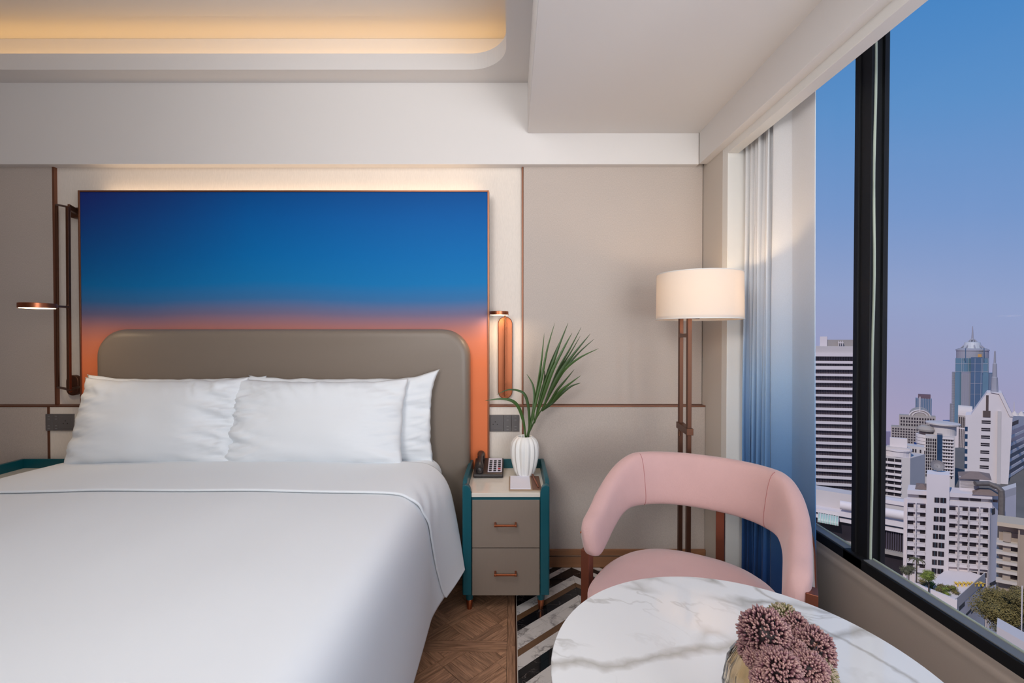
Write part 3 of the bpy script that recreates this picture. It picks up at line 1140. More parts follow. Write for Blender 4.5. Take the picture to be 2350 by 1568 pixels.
nzs.location.x = (atY(34, 1056, 2.60).x + 0.213)
nzs['label'] = 'teal nightstand half hidden behind the duvet under the swing-arm lamp'

# ================================================================ THINGS ON THE NIGHTSTAND
# telephone
pc = Vector((atZ(1122, 1080, nzt + 0.02).x, 2.52, nzt))
ph = thing('telephone', pc, 'dark desk telephone with a pale keypad on the nightstand', 'telephone')
px0, px1, pyf, pyb = pc.x - 0.080, pc.x + 0.080, pc.y - 0.082, pc.y + 0.090
bd = MB()
profp = [(pyf, 0.002), (pyf, 0.018), (pyf + 0.012, 0.026), (pyb - 0.01, 0.066), (pyb, 0.060), (pyb, 0.002)]
bd.loft([[Vector((x, y, nzt + z)) for y, z in profp] for x in (px0, px1)])
base_ = obj('body', bd, PLASTIC, ph, bevel=0.006, seg=3)


def slope(y):
    return nzt + 0.026 + (y - pyf - 0.012) / (pyb - 0.01 - pyf - 0.012) * 0.040


fx0, fx1, fy0, fy1 = pc.x - 0.004, pc.x + 0.072, pyf + 0.018, pyb - 0.016
fp = MB()
fp.add([(fx0, fy0, slope(fy0) + 0.0006), (fx1, fy0, slope(fy0) + 0.0006), (fx1, fy1, slope(fy1) + 0.0006), (fx0, fy1, slope(fy1) + 0.0006),
        (fx0, fy0, slope(fy0) + 0.0022), (fx1, fy0, slope(fy0) + 0.0022), (fx1, fy1, slope(fy1) + 0.0022), (fx0, fy1, slope(fy1) + 0.0022)],
       [(0, 3, 2, 1), (4, 5, 6, 7), (0, 1, 5, 4), (1, 2, 6, 5), (2, 3, 7, 6), (3, 0, 4, 7)])
plate = obj('face_plate', fp, mat('pale_lilac_plate', (214, 210, 224), 0.5), ph)
KEYM = mat('dark_keys', (40, 36, 40), 0.5)
REDM = mat('red_key', (170, 40, 44), 0.5)
for r_i in range(6):
    for c_i in range(3):
        kx = fx0 + 0.014 + c_i * 0.024
        ky = fy0 + 0.010 + r_i * 0.0195
        z0_ = slope(ky)
        red = (r_i == 1 and c_i == 2)
        k_ = obj('key', MB().box(kx - 0.0075, kx + 0.0075, ky - 0.005, ky + 0.005, z0_ + 0.001, z0_ + 0.0062), REDM if red else KEYM, plate)
        if red:
            k_['label'] = 'red key'
hs_ = MB()
hx = pc.x - 0.047
pts_ = []
for k in range(15):
    f_ = k / 14
    y = pyf + 0.006 + f_ * 0.150
    z = slope(y) + 0.026 + 0.020 * math.sin(math.pi * f_)
    pts_.append((hx, y, z))
hs_.tube(pts_, [0.020, 0.0215, 0.021, 0.018, 0.015, 0.0135, 0.013, 0.013, 0.013, 0.0135, 0.015, 0.018, 0.021, 0.0215, 0.020], 16)
for yy in (pyf + 0.020, pyf + 0.142):
    hs_.lathe([(0.017, -0.004), (0.021, 0.003), (0.021, 0.022), (0.015, 0.030)], (hx, yy, slope(yy)), 20)
obj('handset', hs_, PLASTIC, ph, smooth=50)

# notepad tray with pencil
tray_c = Vector((0.093, 2.335, nzt))
nt_ = thing('notepad_tray', tray_c, 'brown leather tray holding a blank notepad, in front of the white vase', 'tray')
tx0, tx1 = atZ(1168, 1128, nzt).x, atZ(1243, 1128, nzt).x
ty0, ty1 = atZ(1200, 1128, nzt).y, atZ(1200, 1096, nzt).y
TL = mat('beige_leather', (170, 146, 122), 0.6)
TLD = mat('brown_leather', (110, 74, 56), 0.55)
obj('board', MB().box(tx0, tx1, ty0, ty1, nzt + 0.0005, nzt + 0.006), TL, nt_, bevel=0.0012)
obj('pencil_holder', MB().box(tx1 - 0.045, tx1 - 0.002, ty0 + 0.004, ty1 - 0.004, nzt + 0.0061, nzt + 0.009), TLD, nt_, bevel=0.001)
pad = obj('notepad', MB().box(tx0 + 0.006, tx1 - 0.052, ty0 + 0.012, ty1 - 0.006, nzt + 0.0062, nzt + 0.0105), mat('paper', (232, 230, 240), 0.8))
tag(pad, 'blank white notepad on the leather tray', 'notepad')
pa, pb = Vector((tx1 - 0.014, ty0 + 0.020, nzt + 0.0135)), Vector((tx1 - 0.034, ty1 + 0.006, nzt + 0.0135))
pencil = obj('pencil', MB().tube([pa, pa + (pb - pa) * 0.08, pb], [0.001, 0.0042, 0.0042], 8), COPPER, smooth=40)
tag(pencil, 'copper coloured pencil lying beside the notepad', 'pencil')

# white pleated vase
vc = Vector((atY(1204, 1040, 2.49).x, 2.49, nzt))
NP = 14


def pleat(a, z):
    w_ = abs(((a * NP / (2 * math.pi)) % 1) * 2 - 1)
    k = math.sin(min(1, max(0, z / 0.218)) * math.pi) ** 0.35 if 0 < z < 0.218 else 0.35
    return 1 - 0.13 * (1 - w_) ** 1.3 * k


vb = MB()
pv = [(0.040, 0.0), (0.046, 0.003), (0.060, 0.03), (0.070, 0.07), (0.0775, 0.11), (0.079, 0.15), (0.074, 0.180), (0.062, 0.200), (0.048, 0.212), (0.040, 0.216), (0.034, 0.214), (0.034, 0.20), (0.05, 0.15), (0.05, 0.05), (0.02, 0.012)]
vb.lathe(pv, tuple(vc), 140, pleat)
vase = obj('pleated_vase', vb, PORC, smooth=32)
tag(vase, 'matt white vase with vertical pleats on the nightstand', 'vase')

# palm leaves
LEAF = mat('palm_leaf_green', (58, 84, 34), 0.42, var=0.3, vscale=18, rndv=0.3)
palm = thing('palm_spray', (vc.x, vc.y, nzt + 0.02), 'spray of slender dark green palm leaves in the white pleated vase', 'plant')


def blade(pp, w, name='leaf', dy=0.0):
    """pp: (px, py, depth offset) control points; w: full width in metres"""
    P3 = [atY(a, b_, 2.49 + d_ + dy) for a, b_, d_ in pp]
    P3 = [tuple(p_) for p_ in P3]
    n_ = 22
    Ls, Cs, Rs = [], [], []
    prev = None
    for i in range(n_ + 1):
        s = i / n_
        c = Vector(catmull(P3, s))
        c2 = Vector(catmull(P3, min(1, s + 0.03)))
        c1 = Vector(catmull(P3, max(0, s - 0.03)))
        t_ = (c2 - c1).normalized()
        nrm = Vector((0.25, -1, 0.15)).normalized()
        sd = t_.cross(nrm).normalized()
        ww = w / 2 * (min(1, 0.35 + s * 2.2)) * (1 - max(0, (s - 0.45) / 0.55) ** 1.5) + 0.0004
        Ls.append(c - sd * ww + nrm * ww * 0.45)
        Rs.append(c + sd * ww + nrm * ww * 0.45)
        Cs.append(c)
    m = MB()
    vs_ = Ls + Cs + Rs
    k = n_ + 1
    fs = [(i, i + 1, k + i + 1, k + i) for i in range(n_)] + [(k + i, k + i + 1, 2 * k + i + 1, 2 * k + i) for i in range(n_)]
    m.add(vs_, fs)
    return obj(name, m, LEAF, palm, smooth=180, mods=[('SOLIDIFY', dict(thickness=0.0008))])


B0 = (1212, 1004, 0.0)
RA = (1226, 972, 0.0)
RB = (1243, 944, -0.01)
LV = [([B0, (1222, 950, 0.01), (1232, 900, 0.02), (1242, 830, 0.02), (1249, 765, 0.02)], .0135),
      ([B0, (1228, 930, 0.0), (1243, 865, 0.0), (1256, 800, 0), (1273, 742, 0)], .012),
      ([RA, (1248, 890, -0.01), (1266, 840, -0.02), (1284, 790, -0.02), (1304, 741, -0.02)], .014),
      ([RA, (1246, 900, 0.02), (1258, 850, 0.03), (1278, 800, 0.03), (1297, 762, 0.03)], .011),
      ([RA, (1250, 900, -0.02), (1268, 850, -0.03), (1293, 800, -0.03), (1313, 764, -0.03)], .014),
      ([RB, (1262, 895, 0), (1282, 846, 0.01), (1308, 800, 0.01), (1334, 751, 0.01)], .011),
      ([RB, (1262, 900, 0.03), (1284, 850, 0.03), (1309, 810, 0.03), (1332, 771, 0.03)], .009),
      ([RB, (1268, 888, -0.03), (1290, 848, -0.04), (1320, 808, -0.05), (1355, 766, -0.05)], .015),
      ([RB, (1270, 890, 0.0), (1298, 845, 0.02), (1330, 808, 0.03), (1364, 778, 0.04)], .010),
      ([RB, (1268, 890, -0.02), (1296, 848, -0.04), (1332, 820, -0.06), (1374, 800, -0.08)], .012),
      ([RB, (1262, 922, -0.02), (1278, 896, -0.04), (1298, 872, -0.05), (1318, 848, -0.06)], .011),
      ([RB, (1265, 922, 0.0), (1286, 898, -0.01), (1308, 880, -0.02), (1333, 862, -0.03)], .013),
      ([RB, (1266, 926, 0.02), (1290, 902, 0.01), (1312, 886, 0.01), (1333, 879, 0.0)], .012),
      ([RA, (1224, 940, 0), (1226, 910, 0.01), (1222, 882, 0.02), (1209, 859, 0.03)], .011),
      ([RA, (1242, 900, 0.0), (1248, 880, 0.01), (1250, 862, 0.02), (1249, 850, 0.02)], .011),
      ([(1208, 1004, 0), (1214, 980, 0), (1213, 940, -0.01), (1205, 908, -0.02), (1190, 897, -0.03), (1165, 895, -0.05), (1140, 906, -0.07)], .012),
      ([(1206, 1004, 0), (1201, 968, -0.01), (1189, 934, -0.03), (1172, 919, -0.05), (1145, 916, -0.07), (1113, 920, -0.09)], .014)]
for pp, w_ in LV:
    blade(pp, w_ * 1.25)
obj('stem', MB().tube([Vector((vc.x, vc.y, nzt + 0.03)), atY(1213, 996, 2.49), atY(1226, 968, 2.49), atY(1243, 940, 2.48), atY(1266, 893, 2.47), atY(1284, 850, 2.46)],
                      [0.004, 0.0042, 0.004, 0.003, 0.002, 0.001], 8), LEAF, palm, smooth=180)

# ================================================================ WALL SWITCHES
SWM = mat('pale_mark', (170, 168, 168), 0.5)
def switch_plate(x0p, x1p, y0p, y1p, label, mirror=False):
    a, b_ = atY(x0p, y1p, YL), atY(x1p, y0p, YL)
    r = thing('switch_panel', ((a.x + b_.x) / 2, YL, a.z), label, 'switch')
    W3 = b_.x - a.x
    xs = [0, 0.49, 0.745, 1.0]
    if mirror:
        xs = [0, 0.255, 0.51, 1.0]
    for i in range(3):
        m = MB().box(a.x + W3 * xs[i] + 0.0006, a.x + W3 * xs[i + 1] - 0.0006, YL - 0.010, YL, a.z, b_.z)
        big = (i == 0) != mirror and not (mirror and i != 2)
        if mirror:
            big = i == 2
        o = obj('socket_plate' if big else 'switch_plate', m, SOCKETG, r, bevel=0.0015)
        x_a, x_b = a.x + W3 * xs[i], a.x + W3 * xs[i + 1]
        cx_, cz_ = (x_a + x_b) / 2, (a.z + b_.z) / 2
        hh_ = b_.z - a.z
        if big:
            obj('socket_face', MB().box(x_a + 0.010, x_b - 0.010, YL - 0.0115, YL - 0.010, a.z + 0.012, b_.z - 0.012), SOCKETG, o, bevel=0.0008)
            hl = MB()
            for dx, dz in ((0, 0.009), (-0.012, -0.006), (0.012, -0.006)):
                hl.lathe([(0.0033, -0.0005), (0.0033, 0.0005)], (0, 0, 0), 12)
                nvv = 24
                for q_ in range(nvv):
                    v_ = hl.v[-nvv + q_]
                    hl.v[-nvv + q_] = Vector((cx_ - 0.005 + dx + v_.x, YL - 0.0118 + v_.z, cz_ + dz + v_.y))
            tag(obj('socket_hole', hl, PLASTIC, o), kind='stuff')
        else:
            bm_ = MB()
            for fz in (0.12, 0.30, 0.70, 0.88):
                bm_.box(cx_ - 0.006, cx_ + 0.006, YL - 0.0108, YL - 0.010, a.z + hh_ * fz - 0.0007, a.z + hh_ * fz + 0.0007)
            tag(obj('switch_mark', bm_, SWM, o), kind='stuff')
    return r


switch_plate(1121.5, 1192, 952, 990, 'grey switch and socket panel beside the white pleated vase')
switch_plate(108, 172, 950, 988, 'dark switch and socket panel behind the edge of the far pillow', True)

# ================================================================ SCONCES
HEADGLOW = mat('lamp_diffuser', (255, 240, 215), 0.5, emit=((255, 222, 170), 7.0))


def stadium(cx_, cz_, hw, hh_, y0, y1):
    ring = []
    for k in range(17):
        a = math.pi * k / 16
        ring.append((cx_ + hw * math.cos(a), cz_ + hh_ - hw + hw * math.sin(a)))
    for k in range(17):
        a = math.pi + math.pi * k / 16
        ring.append((cx_ + hw * math.cos(a), cz_ - hh_ + hw + hw * math.sin(a)))
    return MB().loft([[Vector((x, y, z)) for x, z in ring] for y in (y0, y1)])


def lamp_head(root, c, r, h):
    hd = obj('lamp_head', MB().lathe([(r * 0.93, -h / 2 + 0.0015), (r, -h / 2), (r, h / 2 - 0.001), (r * 0.98, h / 2), (0.001, h / 2)], c, 48), COPPER, root, smooth=35)
    obj('diffuser', MB().lathe([(0.001, 0), (r * 0.92, 0), (r * 0.92, 0.002), (0.001, 0.002)], (c[0], c[1], c[2] - h / 2 - 0.0008), 40, caps=False), HEADGLOW, hd)
    lt = light('reading_light', 'AREA', (c[0], c[1], c[2] - h / 2 - 0.006), 0.5, (1.0, 0.74, 0.46), (c[0], c[1], 0), shape='DISK', size=r * 1.7)
    return hd


a_, b_ = atY(1143, 915, YW - 0.02), atY(1176, 727, YW - 0.02)
scx = (a_.x + b_.x) / 2
hw = (b_.x - a_.x) / 2
sc1 = thing('wall_lamp', (scx, YW, a_.z), 'copper wall lamp with a small disc head above an upright rounded plate', 'lamp')
obj('wall_plate', stadium(scx, (a_.z + b_.z) / 2, hw, (b_.z - a_.z) / 2, YW - 0.028, YW), COPPER, sc1, bevel=0.004, seg=3, smooth=40)
yr = YW - 0.075
r0, r1 = atY(1159, 911, yr), atY(1159, 722, yr)
obj('rod', MB().tube([r0, r1], 0.0055, 14), COPPER, sc1, smooth=40)
for zz in (r0.z + 0.012, r1.z - 0.022, r1.z - 0.075):
    obj('bracket', MB().tube([(scx + 0.004, YW - 0.028, zz), (r0.x, yr, zz)], 0.0045, 10), COPPER, sc1, smooth=40)
hc = atY(1145, 719, 2.56)
obj('arm', MB().tube([(r1.x, yr, hc.z), (hc.x + 0.01, hc.y + 0.03, hc.z)], 0.005, 10), COPPER, sc1, smooth=40)
lamp_head(sc1, tuple(hc), 0.0535, 0.020)

sc2 = thing('wall_lamp', (atY(168, 880, YW).x, YW, atY(168, 900, YW).z), 'bronze swing-arm wall lamp with a tall rectangular rod frame and disc head', 'lamp')
BR2 = BRONZE
yg = 2.56                      # plane of the swinging gate
g = {k: atY(x, y, yy) for k, (x, y, yy) in {'tl': (130, 470, 2.66), 'bl': (133, 889, 2.66), 'tr': (156, 475, yg), 'br': (159, 894, yg)}.items()}
fm = MB()
fm.tube([g['tl'], g['bl']], 0.0055, square=True)
fm.tube([g['tr'], g['br']], 0.0075, square=True)
fm.tube([g['tl'], g['tr']], 0.0055, square=True)
fm.tube([g['bl'], g['br']], 0.0055, square=True)
obj('swing_frame', fm, BR2, sc2, bevel=0.001)
zt0, zb0 = g['tr'].z, g['br'].z
BRK = lambda m_: obj('bracket', m_, BR2, sc2, bevel=0.001)
xq = atY(181, 480, YW - 0.03).x
BRK(MB().tube([g['tr'] + Vector((0, 0, -0.006)), (xq, YW - 0.03, zt0 - 0.006)], 0.009, square=True))
BRK(MB().tube([g['tr'] + Vector((-0.0, 0.004, 0.012)), (xq, YW - 0.03, zt0 + 0.012)], 0.005, square=True))
BRK(MB().tube([g['br'], (xq - 0.01, YW - 0.03, zb0)], 0.006, square=True))
pz = atY(172, 884, YW - 0.01)
obj('wall_plate', stadium(pz.x, pz.z, 0.036, 0.060, YW - 0.028, YW), BR2, sc2, smooth=40, bevel=0.003)
obj('top_mount', MB().box(xq - 0.04, xq + 0.03, YW - 0.04, YW, zt0 - 0.03, zt0 + 0.03), BR2, sc2, bevel=0.003)
for dz in (-0.038, 0.038):
    obj('screw', MB().tube([(pz.x - 0.008, YW - 0.034, pz.z + dz), (pz.x - 0.008, YW - 0.028, pz.z + dz)], 0.006, 12), COPPER, sc2, smooth=40)
hc = atY(86, 702, 2.26)
ja = atY(157, 705, yg)
obj('arm', MB().tube([ja, hc + Vector((0.05, 0.02, 0.0))], 0.0062, 12), BR2, sc2, smooth=40)
obj('joint', MB().tube([ja + Vector((0, 0, -0.014)), ja + Vector((0, 0, 0.014))], 0.010, 12), BR2, sc2, smooth=40)
lamp_head(sc2, tuple(hc), 0.0705, 0.024)

# ================================================================ FLOOR LAMP
YLp = 2.22
lc = atY(1604, 676, YLp)
lx = atY(1581, 900, 2.13).x
LR = 0.199
fl = thing('floor_lamp', (atY(1572, 1240, 2.2).x, 2.20, 0), 'floor lamp with a lit white drum shade on two brown square posts', 'lamp')
SHD = bpy.data.materials.new('linen_shade')
SHD.use_nodes = True
sn = SHD.node_tree
sb = sn.nodes['Principled BSDF']
sb.inputs['Base Color'].default_value = lin((238, 232, 224))
sb.inputs['Roughness'].default_value = 0.9
tr = sn.nodes.new('ShaderNodeBsdfTranslucent')
tr.inputs[0].default_value = (0.95, 0.86, 0.76, 1)
ms = sn.nodes.new('ShaderNodeMixShader')
ms.inputs[0].default_value = 0.38
sn.links.new(sb.outputs[0], ms.inputs[1])
sn.links.new(tr.outputs[0], ms.inputs[2])
sn.links.new(ms.outputs[0], sn.nodes['Material Output'].inputs['Surface'])
zs1, zs0 = 1.646, 1.428
sh = MB()
nsh = 96
# drum a little wider at its foot; walls 1 mm thick
rg = []
for r, z in ((LR, zs0), (LR * 0.985, zs1), (LR * 0.985 - 0.001, zs1), (LR - 0.001, zs0)):
    rg.append([Vector((lc.x + r * math.cos(2 * math.pi * i / nsh), YLp + r * math.sin(2 * math.pi * i / nsh), z)) for i in range(nsh)])
sh.loft(rg + [rg[0]], caps=False)
shade = obj('lamp_shade', sh, SHD, fl, smooth=40)
for z, r in ((zs0, LR), (zs1, LR * 0.985)):
    rim_m = MB().tube([(lc.x + r * math.cos(2 * math.pi * i / 72), YLp + r * math.sin(2 * math.pi * i / 72), z) for i in range(73)], 0.0022, 6, caps=False)
    obj('rim', rim_m, WHITE, shade, smooth=60)
pf = atY(1581, 900, 2.14)
pr_ = atY(1562, 900, 2.28)
top_z = 1.439
po = MB().box(pf.x - 0.0095, pf.x + 0.0095, 2.13, 2.152, 0.02, top_z)
obj('post', po, BRONZE, fl, bevel=0.0015)
obj('post', MB().box(pr_.x - 0.0095, pr_.x + 0.0095, 2.270, 2.292, 0.02, 1.439), BRONZE, fl, bevel=0.0015)
zc1 = atY(1580, 770, 2.2).z
obj('crossbar', MB().tube([(pf.x, 2.14, zc1), (pr_.x, 2.28, zc1)], 0.0095, square=True), BRONZE, fl, bevel=0.001)
zc2 = atY(1580, 992, 2.12).z
dv = Vector((pr_.x - pf.x, 0.14, 0)).normalized()
A_ = Vector((pf.x, 2.14, zc2)) - dv * 0.022
B_ = Vector((pr_.x, 2.28, zc2)) + dv * 0.022
obj('clamp_bar', MB().tube([A_, B_], 0.0155, square=True), BRONZE, fl, bevel=0.0015)
obj('pull_switch', MB().tube([(pf.x - 0.022, 2.20, zc2 - 0.034), (pf.x - 0.022, 2.20, zc2 - 0.012)], [0.006, 0.004], 10), BRONZE, fl, smooth=60)
obj('base_plate', MB().box(pf.x - 0.16, pf.x + 0.10, 2.08, 2.36, 0.0, 0.02), BRONZE, fl, bevel=0.003)
dfm = bpy.data.materials.new('added_shade_diffuser')
dfm.use_nodes = True
dn = dfm.node_tree
dtr = dn.nodes.new('ShaderNodeBsdfTranslucent')
dtr.inputs[0].default_value = (0.9, 0.82, 0.72, 1)
dn.links.new(dtr.outputs[0], dn.nodes['Material Output'].inputs['Surface'])
obj('added_diffuser_disc', MB().lathe([(0.001, 0), (LR - 0.004, 0), (LR - 0.004, 0.0015), (0.001, 0.0015)], (lc.x, YLp, zs0 + 0.012), 64, caps=False), dfm, shade)  # unseen disc added to screen the bulb from the tabletop
sp_ = MB()
for k in range(3):
    an = 2 * math.pi * k / 3 + 0.4
    sp_.tube([(lc.x, YLp, zs1 - 0.012), (lc.x + (LR * 0.98) * math.cos(an), YLp + (LR * 0.98) * math.sin(an), zs1 - 0.004)], 0.0018, 6)
sp_.tube([(pf.x, 2.141, top_z - 0.004), (lc.x, YLp, top_z - 0.004)], 0.006, 8)
sp_.tube([(lc.x, YLp, top_z - 0.006), (lc.x, YLp, zs1 + 0.004)], 0.003, 8)
obj('shade_carrier', sp_, BRONZE, fl, smooth=60)
fz = atY(1587, 612, 2.12)
obj('finial', MB().lathe([(0.001, -0.03), (0.008, -0.026), (0.009, 0.0), (0.006, 0.004), (0.009, 0.008), (0.009, 0.014), (0.001, 0.018)], (lc.x, YLp, zs1 + 0.004), 16), COPPER, fl, smooth=50)
obj('bulb', MB().lathe([(0.001, -0.03), (0.018, -0.024), (0.027, 0.0), (0.022, 0.02), (0.012, 0.036), (0.001, 0.038)], (lc.x, YLp, 1.545), 24), mat('lit_bulb', (255, 235, 200), 0.4, emit=((255, 214, 160), 6.0)), fl, smooth=60)
light('bulb_light', 'POINT', (lc.x, YLp - 0.035, 1.545), 4.6, (1.0, 0.70, 0.42), shadow_soft_size=0.03)

# ================================================================ CURTAIN
CUR = bpy.data.materials.new('ombre_curtain')
CUR.use_nodes = True
n = CUR.node_tree
b = n.nodes['Principled BSDF']
b.inputs['Roughness'].default_value = 0.75
b.inputs['Sheen Weight'].default_value = 0.15
t = n.nodes.new('ShaderNodeTexCoord')
sp = n.nodes.new('ShaderNodeSeparateXYZ')
n.links.new(t.outputs['Object'], sp.inputs[0])
mr = n.nodes.new('ShaderNodeMapRange')
mr.inputs['From Min'].default_value = 0.0
mr.inputs['From Max'].default_value = 2.5
n.links.new(sp.outputs['Z'], mr.inputs['Value'])
rp = n.nodes.new('ShaderNodeValToRGB')
CS = [(0.0, (8, 46, 104)), (0.12, (24, 76, 140)), (0.24, (66, 122, 182)), (0.36, (124, 166, 214)), (0.46, (166, 198, 232)), (0.58, (206, 218, 234)), (0.70, (232, 234, 238)), (1.0, (238, 239, 240))]
while len(rp.color_ramp.elements) < len(CS):
    rp.color_ramp.elements.new(0.5)
for e, (p_, c) in zip(rp.color_ramp.elements, CS):
    e.position = p_
    e.color = lin(c)
n.links.new(mr.outputs[0], rp.inputs[0])
n.links.new(rp.outputs[0], b.inputs['Base Color'])
weave(CUR, 500, 0.15, (1, 1, 0.4), 0.03)
ctr = n.nodes.new('ShaderNodeBsdfTranslucent')
cms = n.nodes.new('ShaderNodeMixShader')
cms.inputs[0].default_value = 0.12
n.links.new(rp.outputs[0], ctr.inputs[0])
n.links.new(b.outputs[0], cms.inputs[1])
n.links.new(ctr.outputs[0], cms.inputs[2])
n.links.new(cms.outputs[0], n.nodes['Material Output'].inputs['Surface'])


def cur(u, v):
    """u along the rail from the wall towards the camera, v up"""
    z = 0.012 + 2.44 * v
    yend = 1.818 + 0.040 * v
    if u < 0.70:
        f = u / 0.70
        y = 2.385 - 0.27 * f
        ph_ = f * 2 * math.pi * 6.5
        amp = 0.042 + 0.008 * math.sin(u * 23)
        amp *= 0.75 + 0.25 * (1 - v)
        x = 1.240 + amp * math.cos(ph_ + 0.5 * math.sin(z * 1.6 + u * 6)) + 0.004 * math.sin(z * 3 + u * 30)
        y += 0.008 * math.sin(ph_ * 2)
    else:
        f = (u - 0.70) / 0.30
        y = 2.115 + (yend - 2.115) * f
        x0 = 1.237 + 0.042 * math.cos(2 * math.pi * 6.5 + 0.5 * math.sin(z * 1.6 + 4.2))
        x = x0 * (1 - min(1, f * 3)) + (1.222 + 0.018 * math.sin(f * math.pi * 1.15 + 0.3) * (0.6 + 0.4 * math.sin(z * 1.1 + 0.5))) * min(1, f * 3)
        x += 0.008 * f ** 3
    return Vector((x, y, z))


curtain = obj('curtain', MB().grid(cur, 300, 60), CUR, smooth=180, mods=[('SOLIDIFY', dict(thickness=0.0025))])
tag(curtain, 'floor-length curtain shading from pale grey down to deep blue, gathered beside the window', 'curtain')

# ================================================================ ARMCHAIR
CM = Vector((0.583, 1.559, 0))
chair = thing('armchair', CM, 'pink corduroy barrel armchair with copper legs behind the marble table', 'chair')
ca_ = -R(32)


def band_path(s):
    """s -1..1 along the horseshoe (left arm tip .. right arm tip), local x, y"""
    L1, A_e, B_e, yc = 0.17, 0.335, 0.345, 0.14
    Lc = math.pi * 0.34
    tot = 2 * L1 + Lc
    d = (s + 1) / 2 * tot
    if d < L1:
        return Vector((-A_e, yc - L1 + d, 0))
    if d > L1 + Lc:
        return Vector((A_e, yc - (d - L1 - Lc), 0))
    a = math.pi - (d - L1) / Lc * math.pi
    # squared-off ellipse
    ex = 2 / 2.35
    cx_, sy_ = math.cos(a), math.sin(a)
    return Vector((A_e * math.copysign(abs(cx_) ** ex, cx_), yc + B_e * abs(sy_) ** ex, 0))


def band_ring(s, grow=1.0, off=0.0, nn=28):
    p_ = band_path(s)
    tg = (band_path(min(1, s + 0.01)) - band_path(max(-1, s - 0.01))).normalized()
    nrm = Vector((-tg.y, tg.x, 0))         # points outwards (left of travel)
    q_ = 1 - abs(s)                         # 0 at tips, 1 at back
    zt_ = 0.640 + (0.826 - 0.640) * sm(0.0, 0.62, q_)
    zb_ = 0.505 + (0.607 - 0.505) * sm(0.02, 0.5, q_)
    tip = min(1, (q_ / 0.085)) if q_ < 0.085 else 1
    tip = math.sqrt(max(0.0, 1 - (1 - tip) ** 2))
    hh_ = (zt_ - zb_) / 2 * (0.25 + 0.75 * tip) * grow
    zc_ = (zt_ + zb_) / 2 - 0.012 * (1 - tip)
    th = 0.037 * (0.2 + 0.8 * tip) * grow
    leanf = 0.16
    ring = []
    for i in range(nn):
        a = 2 * math.pi * i / nn
        ce, se = math.cos(a), math.sin(a)
        e_ = 2 / 3.2
        dx = th * math.copysign(abs(ce) ** e_, ce)
        dz = hh_ * math.copysign(abs(se) ** e_, se)
        ring.append(p_ + nrm * (dx + dz * leanf + off) + Vector((0, 0, zc_ + dz)))
    return ring


bk = MB()
NS = 110
bk.loft([band_ring(-1 + 2 * i / NS) for i in range(NS + 1)])
# corduroy: fine wales
wn = PINK.node_tree
pbn = wn.nodes['Principled BSDF']
tcn = wn.nodes.new('ShaderNodeTexCoord')
nz_ = wn.nodes.new('ShaderNodeTexNoise')
nz_.inputs['Scale'].default_value = 420
mpn = wn.nodes.new('ShaderNodeMapping')
mpn.inputs['Scale'].default_value = (1, 1, 0.22)
wn.links.new(tcn.outputs['Object'], mpn.inputs[0])
wn.links.new(mpn.outputs[0], nz_.inputs[0])
bpn = wn.nodes.new('ShaderNodeBump')
bpn.inputs['Strength'].default_value = 0.45
bpn.inputs['Distance'].default_value = 0.0015
wn.links.new(nz_.outputs['Fac'], bpn.inputs['Height'])
wn.links.new(bpn.outputs[0], pbn.inputs['Normal'])
back = obj('backrest', bk, PINK, chair, local=True, smooth=180)
SEAM = mat('pink_piping', (176, 118, 114), 0.9)
for s_ in (-0.40, 0.40):
    ring = band_ring(s_, 1.004)
    obj('seam', MB().tube(ring[8:21], 0.0013, 6), SEAM, back, local=True, smooth=180)
# outer shell behind the upholstery, pale with a copper edge
shb = MB()
ringsO = []
for i in range(81):
    s_ = -0.93 + 1.86 * i / 80
    rg_ = band_ring(s_, 1.0, 0.0)
    outer = [rg_[k % 28] for k in range(22, 29)]       # outward side
    p_ = band_path(s_)
    tg = (band_path(min(1, s_ + 0.01)) - band_path(max(-1, s_ - 0.01))).normalized()
    nrm = Vector((-tg.y, tg.x, 0))
    ringsO.append([q_ + nrm * 0.001 for q_ in outer] + [q_ + nrm * 0.012 for q_ in reversed(outer)])
shb.loft(ringsO)
shell = obj('outer_shell', shb, SHELLG, chair, local=True, smooth=50)
obj('shell_edge', MB().tube([r__[7] for r__ in ringsO], 0.003, 8), COPPER, shell, local=True, smooth=180)
# seat cushion
st_ = MB()


def seat_outline(a, k=1.0):
    ex = 2 / 2.5
    c_1, s_1 = math.cos(a), math.sin(a)
    x = 0.315 * k * math.copysign(abs(c_1) ** ex, c_1)
    y = (0.385 if s_1 > 0 else 0.27) * k * math.copysign(abs(s_1) ** ex, s_1)
    return x, y


